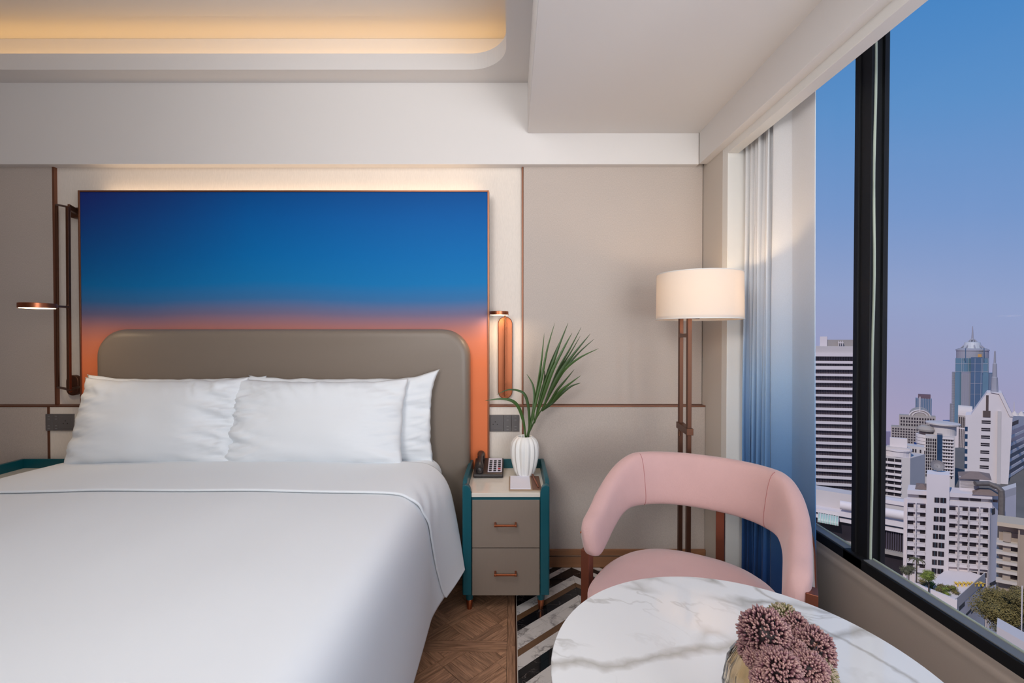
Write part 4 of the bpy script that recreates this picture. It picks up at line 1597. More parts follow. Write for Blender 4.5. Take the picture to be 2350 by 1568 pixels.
rs = []
for k, z in ((0.90, 0.335), (0.97, 0.345), (1.0, 0.375), (1.0, 0.410), (0.975, 0.436), (0.93, 0.450), (0.8, 0.459), (0.6, 0.464), (0.35, 0.467), (0.1, 0.468), (0.005, 0.468)):
    rs.append([Vector((*seat_outline(2 * math.pi * i / 72, k), z)) for i in range(72)])
st_.loft(rs)
seat = obj('seat', st_, PINK, chair, local=True, smooth=180)
obj('piping', MB().tube([Vector((*seat_outline(2 * math.pi * i / 72, 0.985), 0.432)) for i in range(73)], 0.0035, 6, caps=False), PINK, seat, local=True, smooth=180)
LEGM = mat('copper_brown_leg', (142, 84, 64), 0.36, 0.75)
obj('seat_rail', MB().loft([[Vector((*seat_outline(2 * math.pi * i / 48, 0.9), z)) for i in range(48)] for z in (0.30, 0.334)]), LEGM, chair, local=True, smooth=40)
for lx_, ly_, w1_, w2_, zt_ in ((-0.352, 0.01, 0.016, 0.024, 0.53), (0.372, 0.0, 0.016, 0.026, 0.585), (0.055, 0.50, 0.017, 0.012, 0.68)):
    obj('leg', MB().box(lx_ - w1_, lx_ + w1_, ly_ - w2_, ly_ + w2_, 0.0, zt_), LEGM, chair, local=True, bevel=0.002)
    # stub joining leg to the rail
obj('stretcher', MB().box(-0.372, 0.372, -0.012, 0.012, 0.296, 0.318).box(0.04, 0.07, 0.0, 0.50, 0.296, 0.318), LEGM, chair, local=True, bevel=0.002)
chair.rotation_euler = (0, 0, ca_)

# ================================================================ TABLE
TH = 0.720
hT = H - TH
tcx, tcy, tr_ = 0.6816 * hT, 1.3247 * hT, 0.5658 * hT
TM = marblemat('calacatta_table_marble', (224, 224, 224), (140, 134, 124), 3.2, 0.036, 0.06, seed=1.3, per=False, amount=0.95)
# two broad veins crossing the slab, warped like the fine ones
tn = TM.node_tree
tb0 = tn.nodes['Principled BSDF']
tcoord = tn.nodes.new('ShaderNodeTexCoord')
tw = tn.nodes.new('ShaderNodeTexNoise')
tw.inputs['Scale'].default_value = 9.0
tw.inputs['Detail'].default_value = 6
tn.links.new(tcoord.outputs['Object'], tw.inputs[0])
prev_c = tb0.inputs['Base Color'].links[0].from_socket
for (ax_p, ay_p, bx_p, by_p, wd_, am_) in ((1285, 1535, 1690, 1483, 0.018, 0.62), (1930, 1462, 2095, 1560, 0.008, 0.6)):
    pa_, pb_ = atZ(ax_p, ay_p, TH), atZ(bx_p, by_p, TH)
    dn_ = (pb_ - pa_).normalized()
    nn2 = Vector((-dn_.y, dn_.x, 0))
    dt = tn.nodes.new('ShaderNodeVectorMath')
    dt.operation = 'DOT_PRODUCT'
    dt.inputs[1].default_value = nn2
    tn.links.new(tcoord.outputs['Object'], dt.inputs[0])
    off = nn2.dot(pa_ - Vector((tcx, tcy, 0)))
    mn = tn.nodes.new('ShaderNodeMath')
    mn.operation = 'MULTIPLY_ADD'
    mn.inputs[1].default_value = 0.085
    tn.links.new(tw.outputs['Fac'], mn.inputs[0])
    tn.links.new(dt.outputs['Value'], mn.inputs[2])
    sb2 = tn.nodes.new('ShaderNodeMath')
    sb2.operation = 'SUBTRACT'
    sb2.inputs[1].default_value = off + 0.0425
    tn.links.new(mn.outputs[0], sb2.inputs[0])
    ab = tn.nodes.new('ShaderNodeMath')
    ab.operation = 'ABSOLUTE'
    tn.links.new(sb2.outputs[0], ab.inputs[0])
    mr2 = tn.nodes.new('ShaderNodeMapRange')
    mr2.inputs['From Max'].default_value = wd_
    mr2.inputs['To Min'].default_value = am_
    mr2.inputs['To Max'].default_value = 0.0
    tn.links.new(ab.outputs[0], mr2.inputs['Value'])
    mx2 = tn.nodes.new('ShaderNodeMix')
    mx2.data_type = 'RGBA'
    tn.links.new(mr2.outputs[0], mx2.inputs['Factor'])
    tn.links.new(prev_c, mx2.inputs['A'])
    mx2.inputs['B'].default_value = lin((146, 138, 126))
    tn.links.new(mx2.outputs['Result'], tb0.inputs['Base Color'])
    prev_c = mx2.outputs['Result']
table = thing('round_table', (tcx, tcy, 0), 'round table with a polished white marble top in front of the pink armchair', 'table')
obj('table_top', MB().lathe([(0.001, 0), (tr_ - 0.006, 0), (tr_ - 0.001, 0.003), (tr_, 0.007), (tr_, 0.018), (tr_ - 0.0015, 0.020), (0.001, 0.020)], (tcx, tcy, TH - 0.020), 160, caps=False), TM, table, smooth=30)
obj('pedestal', MB().lathe([(0.03, 0.018), (0.028, 0.03), (0.028, TH - 0.045), (0.10, TH - 0.030), (0.10, TH - 0.0205)], (tcx, tcy, 0), 40), BRONZE, table, smooth=40)
obj('base', MB().lathe([(0.20, 0.0), (0.20, 0.012), (0.19, 0.018), (0.02, 0.020)], (tcx, tcy, 0), 64), BRONZE, table, smooth=40)

# fluted glass vase
gc = Vector((0.400, 0.672, TH))
VG = bpy.data.materials.new('amber_glass')
VG.use_nodes = True
vbn = VG.node_tree.nodes['Principled BSDF']
vbn.inputs['Base Color'].default_value = lin((232, 214, 184))
vbn.inputs['Roughness'].default_value = 0.02
vbn.inputs['Transmission Weight'].default_value = 1.0
vbn.inputs['IOR'].default_value = 1.45
NF = 26


def flute(a, z):
    tw = a + 0.7 * z / 0.16
    k = math.sin(min(1, max(0, z / 0.165)) * math.pi) ** 0.5 if 0 < z < 0.165 else 0
    return 1 + 0.030 * math.cos(NF * tw) * k


gv = MB()
po_ = [(0.03, 0.0), (0.050, 0.002), (0.066, 0.02), (0.077, 0.055), (0.079, 0.085), (0.073, 0.115), (0.058, 0.138), (0.046, 0.150), (0.0425, 0.158), (0.044, 0.165), (0.0435, 0.167)]
pi_ = [(0.0415, 0.166), (0.040, 0.158), (0.043, 0.150), (0.055, 0.137), (0.070, 0.113), (0.076, 0.085), (0.074, 0.055), (0.062, 0.022), (0.04, 0.008), (0.001, 0.007)]
gv.lathe([(r_2, z_2 * 1.13) for r_2, z_2 in po_ + pi_], tuple(gc), 208, flute)
gvase = obj('fluted_vase', gv, VG, smooth=180)
tag(gvase, 'amber fluted glass vase on the marble table', 'vase')

# sedum flower heads
bq = thing('sedum_bouquet', (gc.x, gc.y, TH + 0.012), 'bunch of dusky purple sedum flower heads in the fluted glass vase', 'flowers')


def budmat(name, c1, c2, c3):
    m = bpy.data.materials.new(name)
    m.use_nodes = True
    n = m.node_tree
    b = n.nodes['Principled BSDF']
    b.inputs['Roughness'].default_value = 0.5
    at = n.nodes.new('ShaderNodeAttribute')
    at.attribute_name = 'tone'
    rp = n.nodes.new('ShaderNodeValToRGB')
    rp.color_ramp.elements.new(0.5)
    for e, (p_, c) in zip(rp.color_ramp.elements, ((0.0, c1), (0.55, c2), (1.0, c3))):
        e.position = p_
        e.color = lin(c)
    n.links.new(at.outputs['Fac'], rp.inputs[0])
    n.links.new(rp.outputs[0], b.inputs['Base Color'])
    return m


BUD = budmat('sedum_buds', (34, 18, 22), (112, 72, 82), (170, 134, 124))
BUDG = budmat('green_sedum_buds', (56, 58, 24), (122, 116, 74), (168, 148, 136))
STEMG = mat('sedum_stem', (96, 104, 62), 0.6)


def flower_head(c, axis, r, nb, m, seed):
    """a dome of little pointed buds, each on its own radius"""
    rn = random.Random(seed)
    axis = axis.normalized()
    a1 = axis.orthogonal().normalized()
    a2 = axis.cross(a1)
    mb = MB()
    tone = []
    ga = math.pi * (3 - 5 ** 0.5)
    for i in range(nb):
        f = (i + 0.5) / nb
        cz = 1 - 1.35 * f                   # polar cosine down past the equator
        sz = math.sqrt(max(0, 1 - cz * cz))
        th_ = i * ga
        d = axis * cz + a1 * (sz * math.cos(th_)) + a2 * (sz * math.sin(th_))
        d = (d + Vector((rn.uniform(-1, 1), rn.uniform(-1, 1), rn.uniform(-1, 1))) * 0.10).normalized()
        lump = 1 + 0.16 * noise.noise(d * 2.6 + Vector((seed, 0, 0)))
        rr_ = r * lump * rn.uniform(0.92, 1.04)
        tip = c + d * rr_
        L = 0.0078 * rn.uniform(0.85, 1.2)
        wd = 0.00185 * rn.uniform(0.9, 1.2)
        b1 = d.orthogonal().normalized()
        b2 = d.cross(b1)
        prf = ((0.25, -L), (0.85, -L * 0.72), (1.0, -L * 0.42), (0.62, -L * 0.14))
        n0 = len(mb.v)
        vs_ = []
        for k, (w_, h_) in enumerate(prf):
            for j in range(5):
                an = 2 * math.pi * j / 5
                vs_.append(tip + d * h_ + (b1 * math.cos(an) + b2 * math.sin(an)) * wd * w_)
        vs_.append(tip)
        fs = []
        for k in range(3):
            for j in range(5):
                j2 = (j + 1) % 5
                fs.append((k * 5 + j, k * 5 + j2, (k + 1) * 5 + j2, (k + 1) * 5 + j))
        for j in range(5):
            fs.append((15 + j, 15 + (j + 1) % 5, 20))
        mb.add(vs_, fs)
        tv = rn.uniform(-0.12, 0.12)
        tone += [0.15 + tv] * 5 + [0.35 + tv] * 5 + [0.6 + tv] * 5 + [0.8 + tv] * 5 + [0.95 + tv]
        # pedicel
        mb.add([c + d * r * 0.25, c + d * r * 0.25 + b1 * 0.0006, tip - d * L * 0.9 + b1 * 0.0006, tip - d * L * 0.9], [(0, 1, 2, 3)])
        tone += [0.1] * 4
    # dark core so the dome is not see-through
    core = MB().lathe([(0.001, -0.3 * r), (r * 0.45, -0.15 * r), (r * 0.62, 0.1 * r), (r * 0.55, 0.42 * r), (0.001, 0.6 * r)], (0, 0, 0), 12, caps=False)
    M3 = Matrix((a1, a2, axis)).transposed()
    mb.add([c + M3 @ v for v in core.v], core.f)
    tone += [0.0] * len(core.v)
    o = obj('flower_head', mb, m, bq, smooth=180)
    o['kind'] = 'stuff'
    at = o.data.attributes.new('tone', 'FLOAT', 'POINT')
    at.data.foreach_set('value', tone)
    return o


heads = [(1752, 1448, .66, 58, BUD, 330), (1797, 1412, .72, 36, BUDG, 150), (1826, 1432, .70, 34, BUD, 130), (1727, 1418, .71, 24, BUDG, 70), (1834, 1470, .68, 34, BUD, 130),
         (1876, 1486, .665, 50, BUD, 280), (1825, 1498, .64, 34, BUD, 150), (1786, 1478, .67, 30, BUD, 110), (1716, 1488, .675, 30, BUD, 120), (1726, 1512, .64, 24, BUD, 80),
         (1788, 1540, .60, 52, BUD, 330), (1862, 1538, .61, 44, BUD, 260), (1888, 1548, .64, 40, BUDG, 180), (1744, 1560, .60, 26, BUD, 90), (1800, 1590, .60, 44, BUD, 180)]
mouth = gc + Vector((0, 0, 0.172))
for i, (a, b_, Y_, rp_, m_, nb) in enumerate(heads):
    Y2 = Y_ * 1.0
    c = atY(a, b_, Y2)
    ax_ = (c - mouth)
    ax_ = (ax_.normalized() + Vector((-0.15, -0.35, 0.75))).normalized()
    r_h = rp_ / F * Y2
    c0 = c - ax_ * r_h * 0.25
    flower_head(c0, ax_, r_h, int(nb * 1.9), m_, i + 3)
    obj('stem', MB().tube([gc + Vector((0.012 * math.cos(i), 0.012 * math.sin(i), 0.012)), mouth + Vector((0.018 * math.cos(i * 2.4), 0.018 * math.sin(i * 2.4), 0)), c0], 0.0016, 6), STEMG, bq, smooth=180)
# ================================================================ CITY OUTSIDE
GZ = -82.0
GB = -260.0                        # the city falls away beyond the nearest blocks
WP = mat('white_render', (206, 196, 198), 0.85, var=0.06, vscale=0.12)
WP2 = mat('pale_grey_render', (186, 178, 178), 0.85, var=0.08, vscale=0.1)
WG = mat('grey_concrete', (150, 142, 138), 0.9, var=0.12, vscale=0.15)
DG = mat('dark_window_glass', (44, 38, 44), 0.25, var=0.4, vscale=0.25)
DGP = mat('dark_curtained_glass', (70, 60, 64), 0.35, var=0.5, vscale=0.5, stretch=(1, 1, 0.05))
BG_ = mat('blue_tower_glass', (74, 98, 124), 0.25, var=0.15, vscale=0.03)
BG2 = mat('teal_tower_glass', (92, 124, 142), 0.25, var=0.15, vscale=0.03)
BLUEW = mat('blue_ribbon_glass', (36, 62, 92), 0.25, var=0.3, vscale=0.2)
TG = mat('grey_tower_stone', (138, 138, 150), 0.8)
BROWNR = mat('brown_roof', (122, 104, 98), 0.9, var=0.15, vscale=1.0)
BEIGE = mat('beige_concrete', (150, 134, 120), 0.9, var=0.12, vscale=0.3)
GREENG = mat('pale_green_roof_glass', (150, 176, 170), 0.3)

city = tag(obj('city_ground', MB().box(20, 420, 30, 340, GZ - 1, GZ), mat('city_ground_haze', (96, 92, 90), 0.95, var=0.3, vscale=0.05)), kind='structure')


class Fac:
    """an upright facade plane through two photo columns at given distances"""

    def __init__(s, pxa, Ya, pxb, Yb):
        a, b_ = ray(pxa, 771), ray(pxb, 771)
        s.A = Vector((a.x / a.y * Ya, Ya, 0))
        s.B = Vector((b_.x / b_.y * Yb, Yb, 0))
        s.u = (s.B - s.A).normalized()
        s.n = Vector((s.u.y, -s.u.x, 0))
        if s.n.dot(Vector((0, 0, 0)) - s.A) < 0:
            s.n = -s.n
        s.W = (s.B - s.A).length
        s.fn = s.n.copy()                  # true facade normal; s.n is the slanted depth direction of the block
        m_ = (s.A + s.B) / 2
        s.n = -m_.normalized()

    def pt(s, px, py):
        d = ray(px, py)
        t_ = s.A.dot(s.fn) / d.dot(s.fn)
        p_ = Vector((0, 0, H)) + d * t_
        return (p_ - s.A).dot(s.u), p_.z

    def U(s, px):
        return s.pt(px, 1000)[0]

    def Z(s, py, px=None):
        if px is None:
            return s.pt(*s.mid, )[1]
        return s.pt(px, py)[1]

    def box(s, mb, u0, u1, z0, z1, d0, d1):
        """d: metres in front of the plane (negative = behind)"""
        d0, d1 = [q_ if q_ > -3 else -3 + (q_ + 3) * 0.3 for q_ in (d0, d1)]
        o = [s.A + s.u * u + s.n * d for u, d in ((u0, d1), (u1, d1), (u1, d0), (u0, d0))]
        p_ = [Vector((q_.x, q_.y, z)) for z in (z0, z1) for q_ in o]
        mb.add(p_, [(0, 3, 2, 1), (4, 5, 6, 7), (0, 1, 5, 4), (1, 2, 6, 5), (2, 3, 7, 6), (3, 0, 4, 7)])
        return mb


def wpart(name, mb, m, parent, kind=None):
    o = obj(name, mb, m, parent)
    if kind:
        o['kind'] = kind
    return o


# ---- 1. banded tower left of the mullion
F1 = Fac(1866, 207, 2026, 202)
b1 = thing('banded_tower', (F1.A.x, F1.A.y, GZ), 'tall dark tower with white horizontal bands between the curtain and the black mullion', 'building')
ztop = F1.Z(812, 1910)
zc_ = lambda c: F1.Z(740 + c / 3.733, 1900)
wpart('wall', F1.box(MB(), -2, F1.W, zc_(1500), zc_(210), -22, -1.2), DGP, b1)
wpart('band', F1.box(MB(), -2, F1.W + 0.4, zc_(262), zc_(205), -22.4, -0.4), WP2, b1)
wpart('band', F1.box(MB(), -2, F1.W + 1, zc_(292), zc_(262), -23, 0.6), WP, b1)
wpart('band', F1.box(MB(), -2, F1.W + .4, zc_(352), zc_(332), -22.4, 0.0), WP, b1)
wpart('band', F1.box(MB(), -2, F1.W + .4, zc_(405), zc_(375), -22.4, 0.0), WP, b1)
for k in range(18):
    c0 = 441 + 58.6 * k
    wpart('band', F1.box(MB(), -2, F1.W + .4, zc_(c0 + 20), zc_(c0), -22.4, 0.0), WP, b1)
pm = MB()
for k in range(30):
    u_ = -2 + k * (F1.W + 2) / 29
    F1.box(pm, u_, u_ + 0.14, zc_(1490), zc_(270), -1.25, -0.9)
wpart('window_post', pm, DG, b1, 'stuff')
wpart('base_wall', F1.box(MB(), -2, F1.W + .4, zc_(1620), zc_(1497), -22.4, 0.2), WP2, b1)
wpart('roof_house', F1.box(MB(), F1.U(1879), F1.U(1896), zc_(205), zc_(122), -14, -3), WP, b1)
wpart('roof_house', F1.box(MB(), F1.U(1896), F1.U(1960), zc_(205), zc_(150), -16, -5), WG, b1)
tp = MB()
for px_ in (1922, 1926, 1931):
    F1.box(tp, F1.U(px_), F1.U(px_) + 0.25, zc_(205), zc_(158), -2.4, -2.1)
F1.box(tp, F1.U(1921), F1.U(1934), zc_(178), zc_(172), -2.5, -2)
wpart('roof_rack', tp, WP, b1)

# ---- 2. low podium complex behind (curved white roofs, dark fluted wall)
F2 = Fac(1862, 172, 2092, 156)
b2 = thing('podium_complex', (F2.A.x, F2.A.y, GZ), 'long low white complex with rounded roof edge and dark fluted wall below the banded tower', 'building')
zd_ = lambda c, px=2040: F2.Z(1100 + c / 3.351, px)
wpart('wall', F2.box(MB(), -4, F2.W, GZ, zd_(400), -25, -1.5), DG, b2)
wpart('wall', F2.box(MB(), -4, F2.W, zd_(390), zd_(190), -25, -6), WP2, b2)
wpart('parapet', F2.box(MB(), F2.U(2018), F2.W, zd_(210), zd_(180), -16, -4), WP, b2)
rb = MB()
ringp = []
for k in range(13):
    a = math.pi * k / 12 - math.pi / 2
    ringp.append((1.6 * math.cos(a), 1.6 * math.sin(a)))
zr0 = zd_(268)
ra = [F2.A + F2.u * F2.U(1929) + F2.n * (d_ - 1.2) + Vector((0, 0, zr0 + z_)) for d_, z_ in ringp]
rb_ = [F2.A + F2.u * F2.W + F2.n * (d_ - 1.2) + Vector((0, 0, zr0 + z_)) for d_, z_ in ringp]
rb.loft([ra, rb_])
wpart('rounded_roof_edge', rb, WP, b2)
for c0, c1, mm2 in ((322, 352, WP), (372, 396, WP)):
    wpart('band', F2.box(MB(), -4, F2.W, zd_(c1), zd_(c0), -20, 0.2), mm2, b2)
wpart('recess', F2.box(MB(), -4, F2.W, zd_(372), zd_(352), -20, -1.2), BLUEW, b2)
flu = MB()
for k in range(56):
    u_ = F2.U(1990) + k * 0.62
    F2.box(flu, u_, u_ + 0.28, zd_(550), zd_(400), -1.5, -0.9)
wpart('fluted_wall', flu, mat('dark_flutes', (74, 66, 80), 0.7), b2, 'stuff')
wpart('ledge', F2.box(MB(), -4, F2.W, zd_(575), zd_(552), -3, 0.6), WG, b2)
# glazed vault at the left
gl = MB()
n0 = 9
for k in range(n0):
    u_ = F2.U(1880) + (F2.U(1926) - F2.U(1880)) * k / (n0 - 1)
    pts_ = [F2.A + F2.u * u_ + F2.n * (0.3 + 3.0 * math.sin(math.pi / 2 * j / 6)) + Vector((0, 0, zd_(322, 1900) + 2.6 * math.cos(math.pi / 2 * j / 6))) for j in range(7)]
    gl.tube(pts_, 0.10, 6)
wpart('vault_rib', gl, WP, b2)
gs = MB()
ringsG = []
for u_ in (F2.U(1880), F2.U(1926)):
    ringsG.append([F2.A + F2.u * u_ + F2.n * (0.3 + 2.9 * math.sin(math.pi / 2 * j / 6)) + Vector((0, 0, zd_(322, 1900) + 2.5 * math.cos(math.pi / 2 * j / 6))) for j in range(7)] +
                  [F2.A + F2.u * u_ + F2.n * 0.2 + Vector((0, 0, zd_(322, 1900)))])
gs.loft(ringsG)
wpart('glazed_vault', gs, GREENG, b2)

# ---- 3. balconied condominium right of the mullion
F3 = Fac(2016, 206, 2092, 200)
F3b = Fac(2092, 200, 2126, 207)
b3 = thing('balcony_block', (F3.A.x, F3.A.y, GZ), 'off-white apartment block with a grid of balconies just right of the black mullion', 'building')
ze = lambda c, px=2050: F3.Z(740 + c / 3.733, px)
xe = lambda c: F3.U(1860 + c / 3.733)
body = MB()
A3, B3, C3 = F3.A, F3.B, F3b.B
Dd = A3 + (C3 - B3)
body.prism([(q_.x, q_.y) for q_ in (A3, B3, C3, Dd)], GZ, ze(1150))
wpart('wall', body, WP2, b3)
cols = [602, 660, 722, 783]
for r_i in range(7):
    c0 = 1168 + 48.5 * r_i
    for j in range(3):
        mbx = MB()
        F3.box(mbx, xe(cols[j] + 3), xe(cols[j + 1] - 3), ze(c0 + 34), ze(c0), 0.0, 0.12)
        w_ = wpart('window', mbx, DG, b3)
        F3.box(mbp := MB(), xe(cols[j] + 1), xe(cols[j + 1] - 1), ze(c0 + 38), ze(c0 + 22), 0.9, 1.05)
        F3.box(mbp, xe(cols[j]), xe(cols[j + 1]), ze(c0 + 42), ze(c0 + 37), 0.0, 1.1)
        wpart('balcony', mbp, WP, b3)
wpart('roof_block', F3.box(MB(), xe(602), xe(860), ze(1150), ze(1075), -12, -1.5), WP2, b3)
wpart('roof_block', F3.box(MB(), xe(680), xe(830), ze(1080), ze(1000), -9, -3), WP, b3)
wpart('roof_drum', MB().lathe([(5.2, 0), (5.2, 2.4), (5.6, 2.4), (5.6, 3.0)], tuple(F3.A + F3.u * xe(735) - F3.n * 5 + Vector((0, 0, ze(1150)))), 28), WP, b3)
F3c = Fac(2071, 214, 2124, 209)
wpart('rear_wing', F3c.box(MB(), 0, F3c.W, GZ, F3c.Z(1025, 2100), -12, 0), WP2, b3)
wm = MB()
for r_i in range(9):
    for c_ in (2076, 2094, 2100, 2111):
        z_ = F3c.Z(1031 + r_i * 13.2, 2100)
        F3c.box(wm, F3c.U(c_), F3c.U(c_ + 3.6), z_ - 1.5, z_, 0, 0.1)
wpart('window', wm, DG, b3, 'stuff')

# ---- 4. arched grey hotel block with lettering
F4 = Fac(2044, 520, 2147, 505)
b4 = thing('arched_tower', (F4.A.x, F4.A.y, GB), 'grey stone tower with an arched crown and lettering, grid of small windows', 'building')
zf = lambda c: F4.Z(740 + c / 3.733, 2100)
xf = lambda c: F4.U(1860 + c / 3.733)
wpart('wall', F4.box(MB(), xf(690), xf(1000), GB, zf(903), -30, 0), WG, b4)
wpart('wall', F4.box(MB(), xf(757), xf(1072), GB, zf(805), -40, -8), WG, b4)
ac = MB()
uc, zc0, ra_ = xf(935), zf(815), (xf(1027) - xf(845)) / 2
arc_ = [(uc + ra_ * math.cos(math.pi * k / 20), zc0 + ra_ * 0.82 * math.sin(math.pi * k / 20)) for k in range(21)] + [(uc - ra_, zc0 - 6), (uc + ra_, zc0 - 6)]
ac.loft([[F4.A + F4.u * u_ + F4.n * d_ + Vector((0, 0, z_)) for u_, z_ in arc_] for d_ in (-36, -6.5)])
wpart('arched_crown', ac, WG, b4)
wm = MB()
for r_i in range(9):
    for c_i in range(13):
        c_ = 770 + c_i * 23
        if r_i < 3:
            F4.box(wm, xf(c_), xf(c_ + 14), zf(822 + r_i * 28 + 18), zf(822 + r_i * 28), -8, -7.8)
    for c_i in range(13):
        c_ = 700 + c_i * 23
        F4.box(wm, xf(c_), xf(c_ + 14), zf(915 + r_i * 22 + 13), zf(915 + r_i * 22), 0, 0.2)
wpart('window', wm, DG, b4, 'stuff')
arcm = MB()
for rad in (1.0, 0.72):
    arcm.tube([F4.A + F4.u * (uc + ra_ * rad * math.cos(math.pi * k / 20)) + F4.n * -6.2 + Vector((0, 0, zc0 + ra_ * 0.82 * rad * math.sin(math.pi * k / 20))) for k in range(21)], 0.7, 6)
arcm.tube([F4.A + F4.u * uc + F4.n * -6 + Vector((0, 0, zc0 + 5)), F4.A + F4.u * uc + F4.n * -6 + Vector((0, 0, zf(640)))], 0.5, 6)
wpart('arch_moulding', arcm, WP2, b4)
tcv = bpy.data.curves.new('sign_text', 'FONT')
tcv.body = 'CONRAD'
tcv.size = 6.2
tcv.extrude = 0.1
tcv.align_x = 'CENTER'
to = bpy.data.objects.new('lettering', tcv)
COL.objects.link(to)
to.parent = b4
pos = F4.A + F4.u * uc + F4.n * -6.1 + Vector((0, 0, zc0 - 3.5)) - Vector((F4.A.x, F4.A.y, GB))
to.matrix_local = Matrix.Translation(pos) @ Matrix((F4.u, Vector((0, 0, 1)), F4.fn)).transposed().to_4x4()
bpy.context.view_layer.update()
tme = bpy.data.meshes.new_from_object(to)
tmx = to.matrix_local.copy()
bpy.data.objects.remove(to)
to = bpy.data.objects.new('lettering', tme)
COL.objects.link(to)
to.parent = b4
to.matrix_local = tmx
to['kind'] = 'stuff'
tme.materials.clear()
tme.materials.append(mat('sign_letters', (110, 104, 104), 0.7))

# ---- 5. blue glass box tower
F5 = Fac(2102, 620, 2140, 610)
b5 = thing('small_blue_tower', (F5.A.x, F5.A.y, GB), 'small blue glass tower with a dark flat top rising behind the arched grey building', 'building')
zg = lambda c: F5.Z(740 + c / 3.733, 2120)
wpart('wall', F5.box(MB(), 0, F5.W, GB, zg(655), -26, 0), BG_, b5)
wpart('roof_box', F5.box(MB(), F5.W * 0.17, F5.W * 0.93, zg(655), zg(620), -24, -2), mat('plum_roof', (92, 74, 86), 0.8), b5)
fm_ = MB()
for k in range(10):
    F5.box(fm_, F5.W * k / 10, F5.W * k / 10 + 0.5, zg(800), zg(650), 0, 0.3)
wpart('fin', fm_, TG, b5, 'stuff')

# ---- 6. tapering glass skyscraper with spire
F6 = Fac(2180, 900, 2278, 900)
b6 = thing('spired_skyscraper', (F6.A.x, F6.A.y, GZ), 'tallest blue-grey glass skyscraper with a stepped crown and needle spire', 'building')
zh = lambda c: F6.Z(740 + c / 3.733, 2230)
xh = lambda c: F6.U(1860 + c / 3.733)
Tn = lambda name, c0, c1, ct, d0, d1, m: wpart(name, F6.box(MB(), xh(c0), xh(c1), zh(1000), zh(ct), d0, d1), m, b6)
Tn('wall', 1190, 1240, 700, -40, -6, TG)
Tn('wall', 1205, 1370, 428, -60, 0, TG)
Tn('wall', 1370, 1555, 435, -60, -8, BG_)
Tn('wall', 1232, 1518, 308, -50, 4, BG2)
Tn('wall', 1366, 1466, 300, -45, 9, BG_)
Tn('wall', 1286, 1376, 425, -45, 6, TG)
fn_ = MB()
for c_ in range(1210, 1555, 7):
    F6.box(fn_, xh(c_), xh(c_ + 1.6), zh(1000), zh(440), 6, 6.6) if 1286 < c_ < 1366 else F6.box(fn_, xh(c_), xh(c_ + 1.6), zh(1000), zh(440), 0, 0.5) if c_ < 1286 else F6.box(fn_, xh(c_), xh(c_ + 1.6), zh(1000), zh(440), -8, -7.5) if c_ > 1466 else None
for c_ in (1232, 1286, 1300, 1344, 1400, 1452, 1466, 1512):
    F6.box(fn_, xh(c_), xh(c_ + 3), zh(1000 if c_ in (1400, 1452, 1366) else 430), zh(306), 4, 9.4 if 1366 <= c_ <= 1466 else 4.8)
for ct in (352, 420, 520, 610):
    F6.box(fn_, xh(1232), xh(1512), zh(ct + 3), zh(ct), 4, 4.6) if ct < 430 else None
    F6.box(fn_, xh(1366), xh(1466), zh(ct + 2), zh(ct), 9, 9.6)
for k in range(32):
    F6.box(fn_, xh(1205), xh(1290), zh(447 + k * 14 + 3), zh(447 + k * 14), 0, 0.5)
wpart('fin', fn_, mat('pale_tower_fins', (168, 168, 176), 0.7), b6, 'stuff')
cc6 = F6.A + F6.u * xh(1378) - F6.n * 40
rr6 = (xh(1480) - xh(1275)) / 2
z_a, z_b, z_c, z_d, z_e = zh(305), zh(238), zh(225), zh(135), zh(30)
wpart('drum', MB().lathe([(rr6, z_a - 30), (rr6, z_b - 2), (rr6 * 1.04, z_b - 2), (rr6 * 1.04, z_b), (rr6 * 0.85, z_c)], (cc6.x, cc6.y, 0), 32), TG, b6)
wpart('glass_cone', MB().lathe([(rr6 * 0.62, z_c - 4), (rr6 * 0.5, z_c + 12), (rr6 * 0.1, zh(165))], (cc6.x, cc6.y, 0), 20), mat('silver_roof', (176, 180, 188), 0.4), b6)
ribs = MB()
for k in range(8):
    a = 2 * math.pi * k / 8 + 0.2
    ribs.tube([(cc6.x + rr6 * 0.95 * math.cos(a), cc6.y + rr6 * 0.95 * math.sin(a), z_c - 6), (cc6.x, cc6.y, z_d)], 1.1, 5)
ribs.tube([(cc6.x, cc6.y, z_d - 4), (cc6.x, cc6.y, zh(100)), (cc6.x, cc6.y, z_e)], [1.9, 1.4, 0.5], 6)
wpart('spire', ribs, TG, b6)
lf = MB()
for c_ in (1316, 1473):
    F6.box(lf, xh(c_), xh(c_ + 8), zh(330), zh(222), -4, 8)
wpart('crown_leaf', lf, BG_, b6)
wpart('orange_banner', F6.box(MB(), xh(1425), xh(1457), zh(298), zh(272), 4, 4.6), mat('ochre_banner', (200, 150, 84), 0.8), b6)

# ---- 7. cylindrical-topped residential tower
F7 = Fac(2104, 257, 2196, 250)
b7 = thing('round_topped_tower', (F7.A.x, F7.A.y, GZ), 'white tower with a round balconied corner and a flat drum on its roof', 'building')
zi = lambda c: F7.Z(740 + c / 3.733, 2150)
xi = lambda c: F7.U(1860 + c / 3.733)
wpart('wall', F7.box(MB(), xi(985), xi(1240), GZ, zi(975), -20, 0), WP2, b7)
wpart('glass_bay', F7.box(MB(), xi(1085), xi(1130), GZ, zi(960), -18, 1.2), BLUEW, b7)
cx7 = F7.A + F7.u * xi(985) - F7.n * 8
rad7 = (xi(1060) - xi(915)) / 2
for k in range(5):
    z_ = zi(985 + k * 28)
    wpart('round_balcony', MB().lathe([(rad7 + (.6 if k < 3 else 0.2), z_ - 1.6), (rad7 + (.6 if k < 3 else 0.2), z_)], (cx7.x, cx7.y, 0), 28), WP, b7)
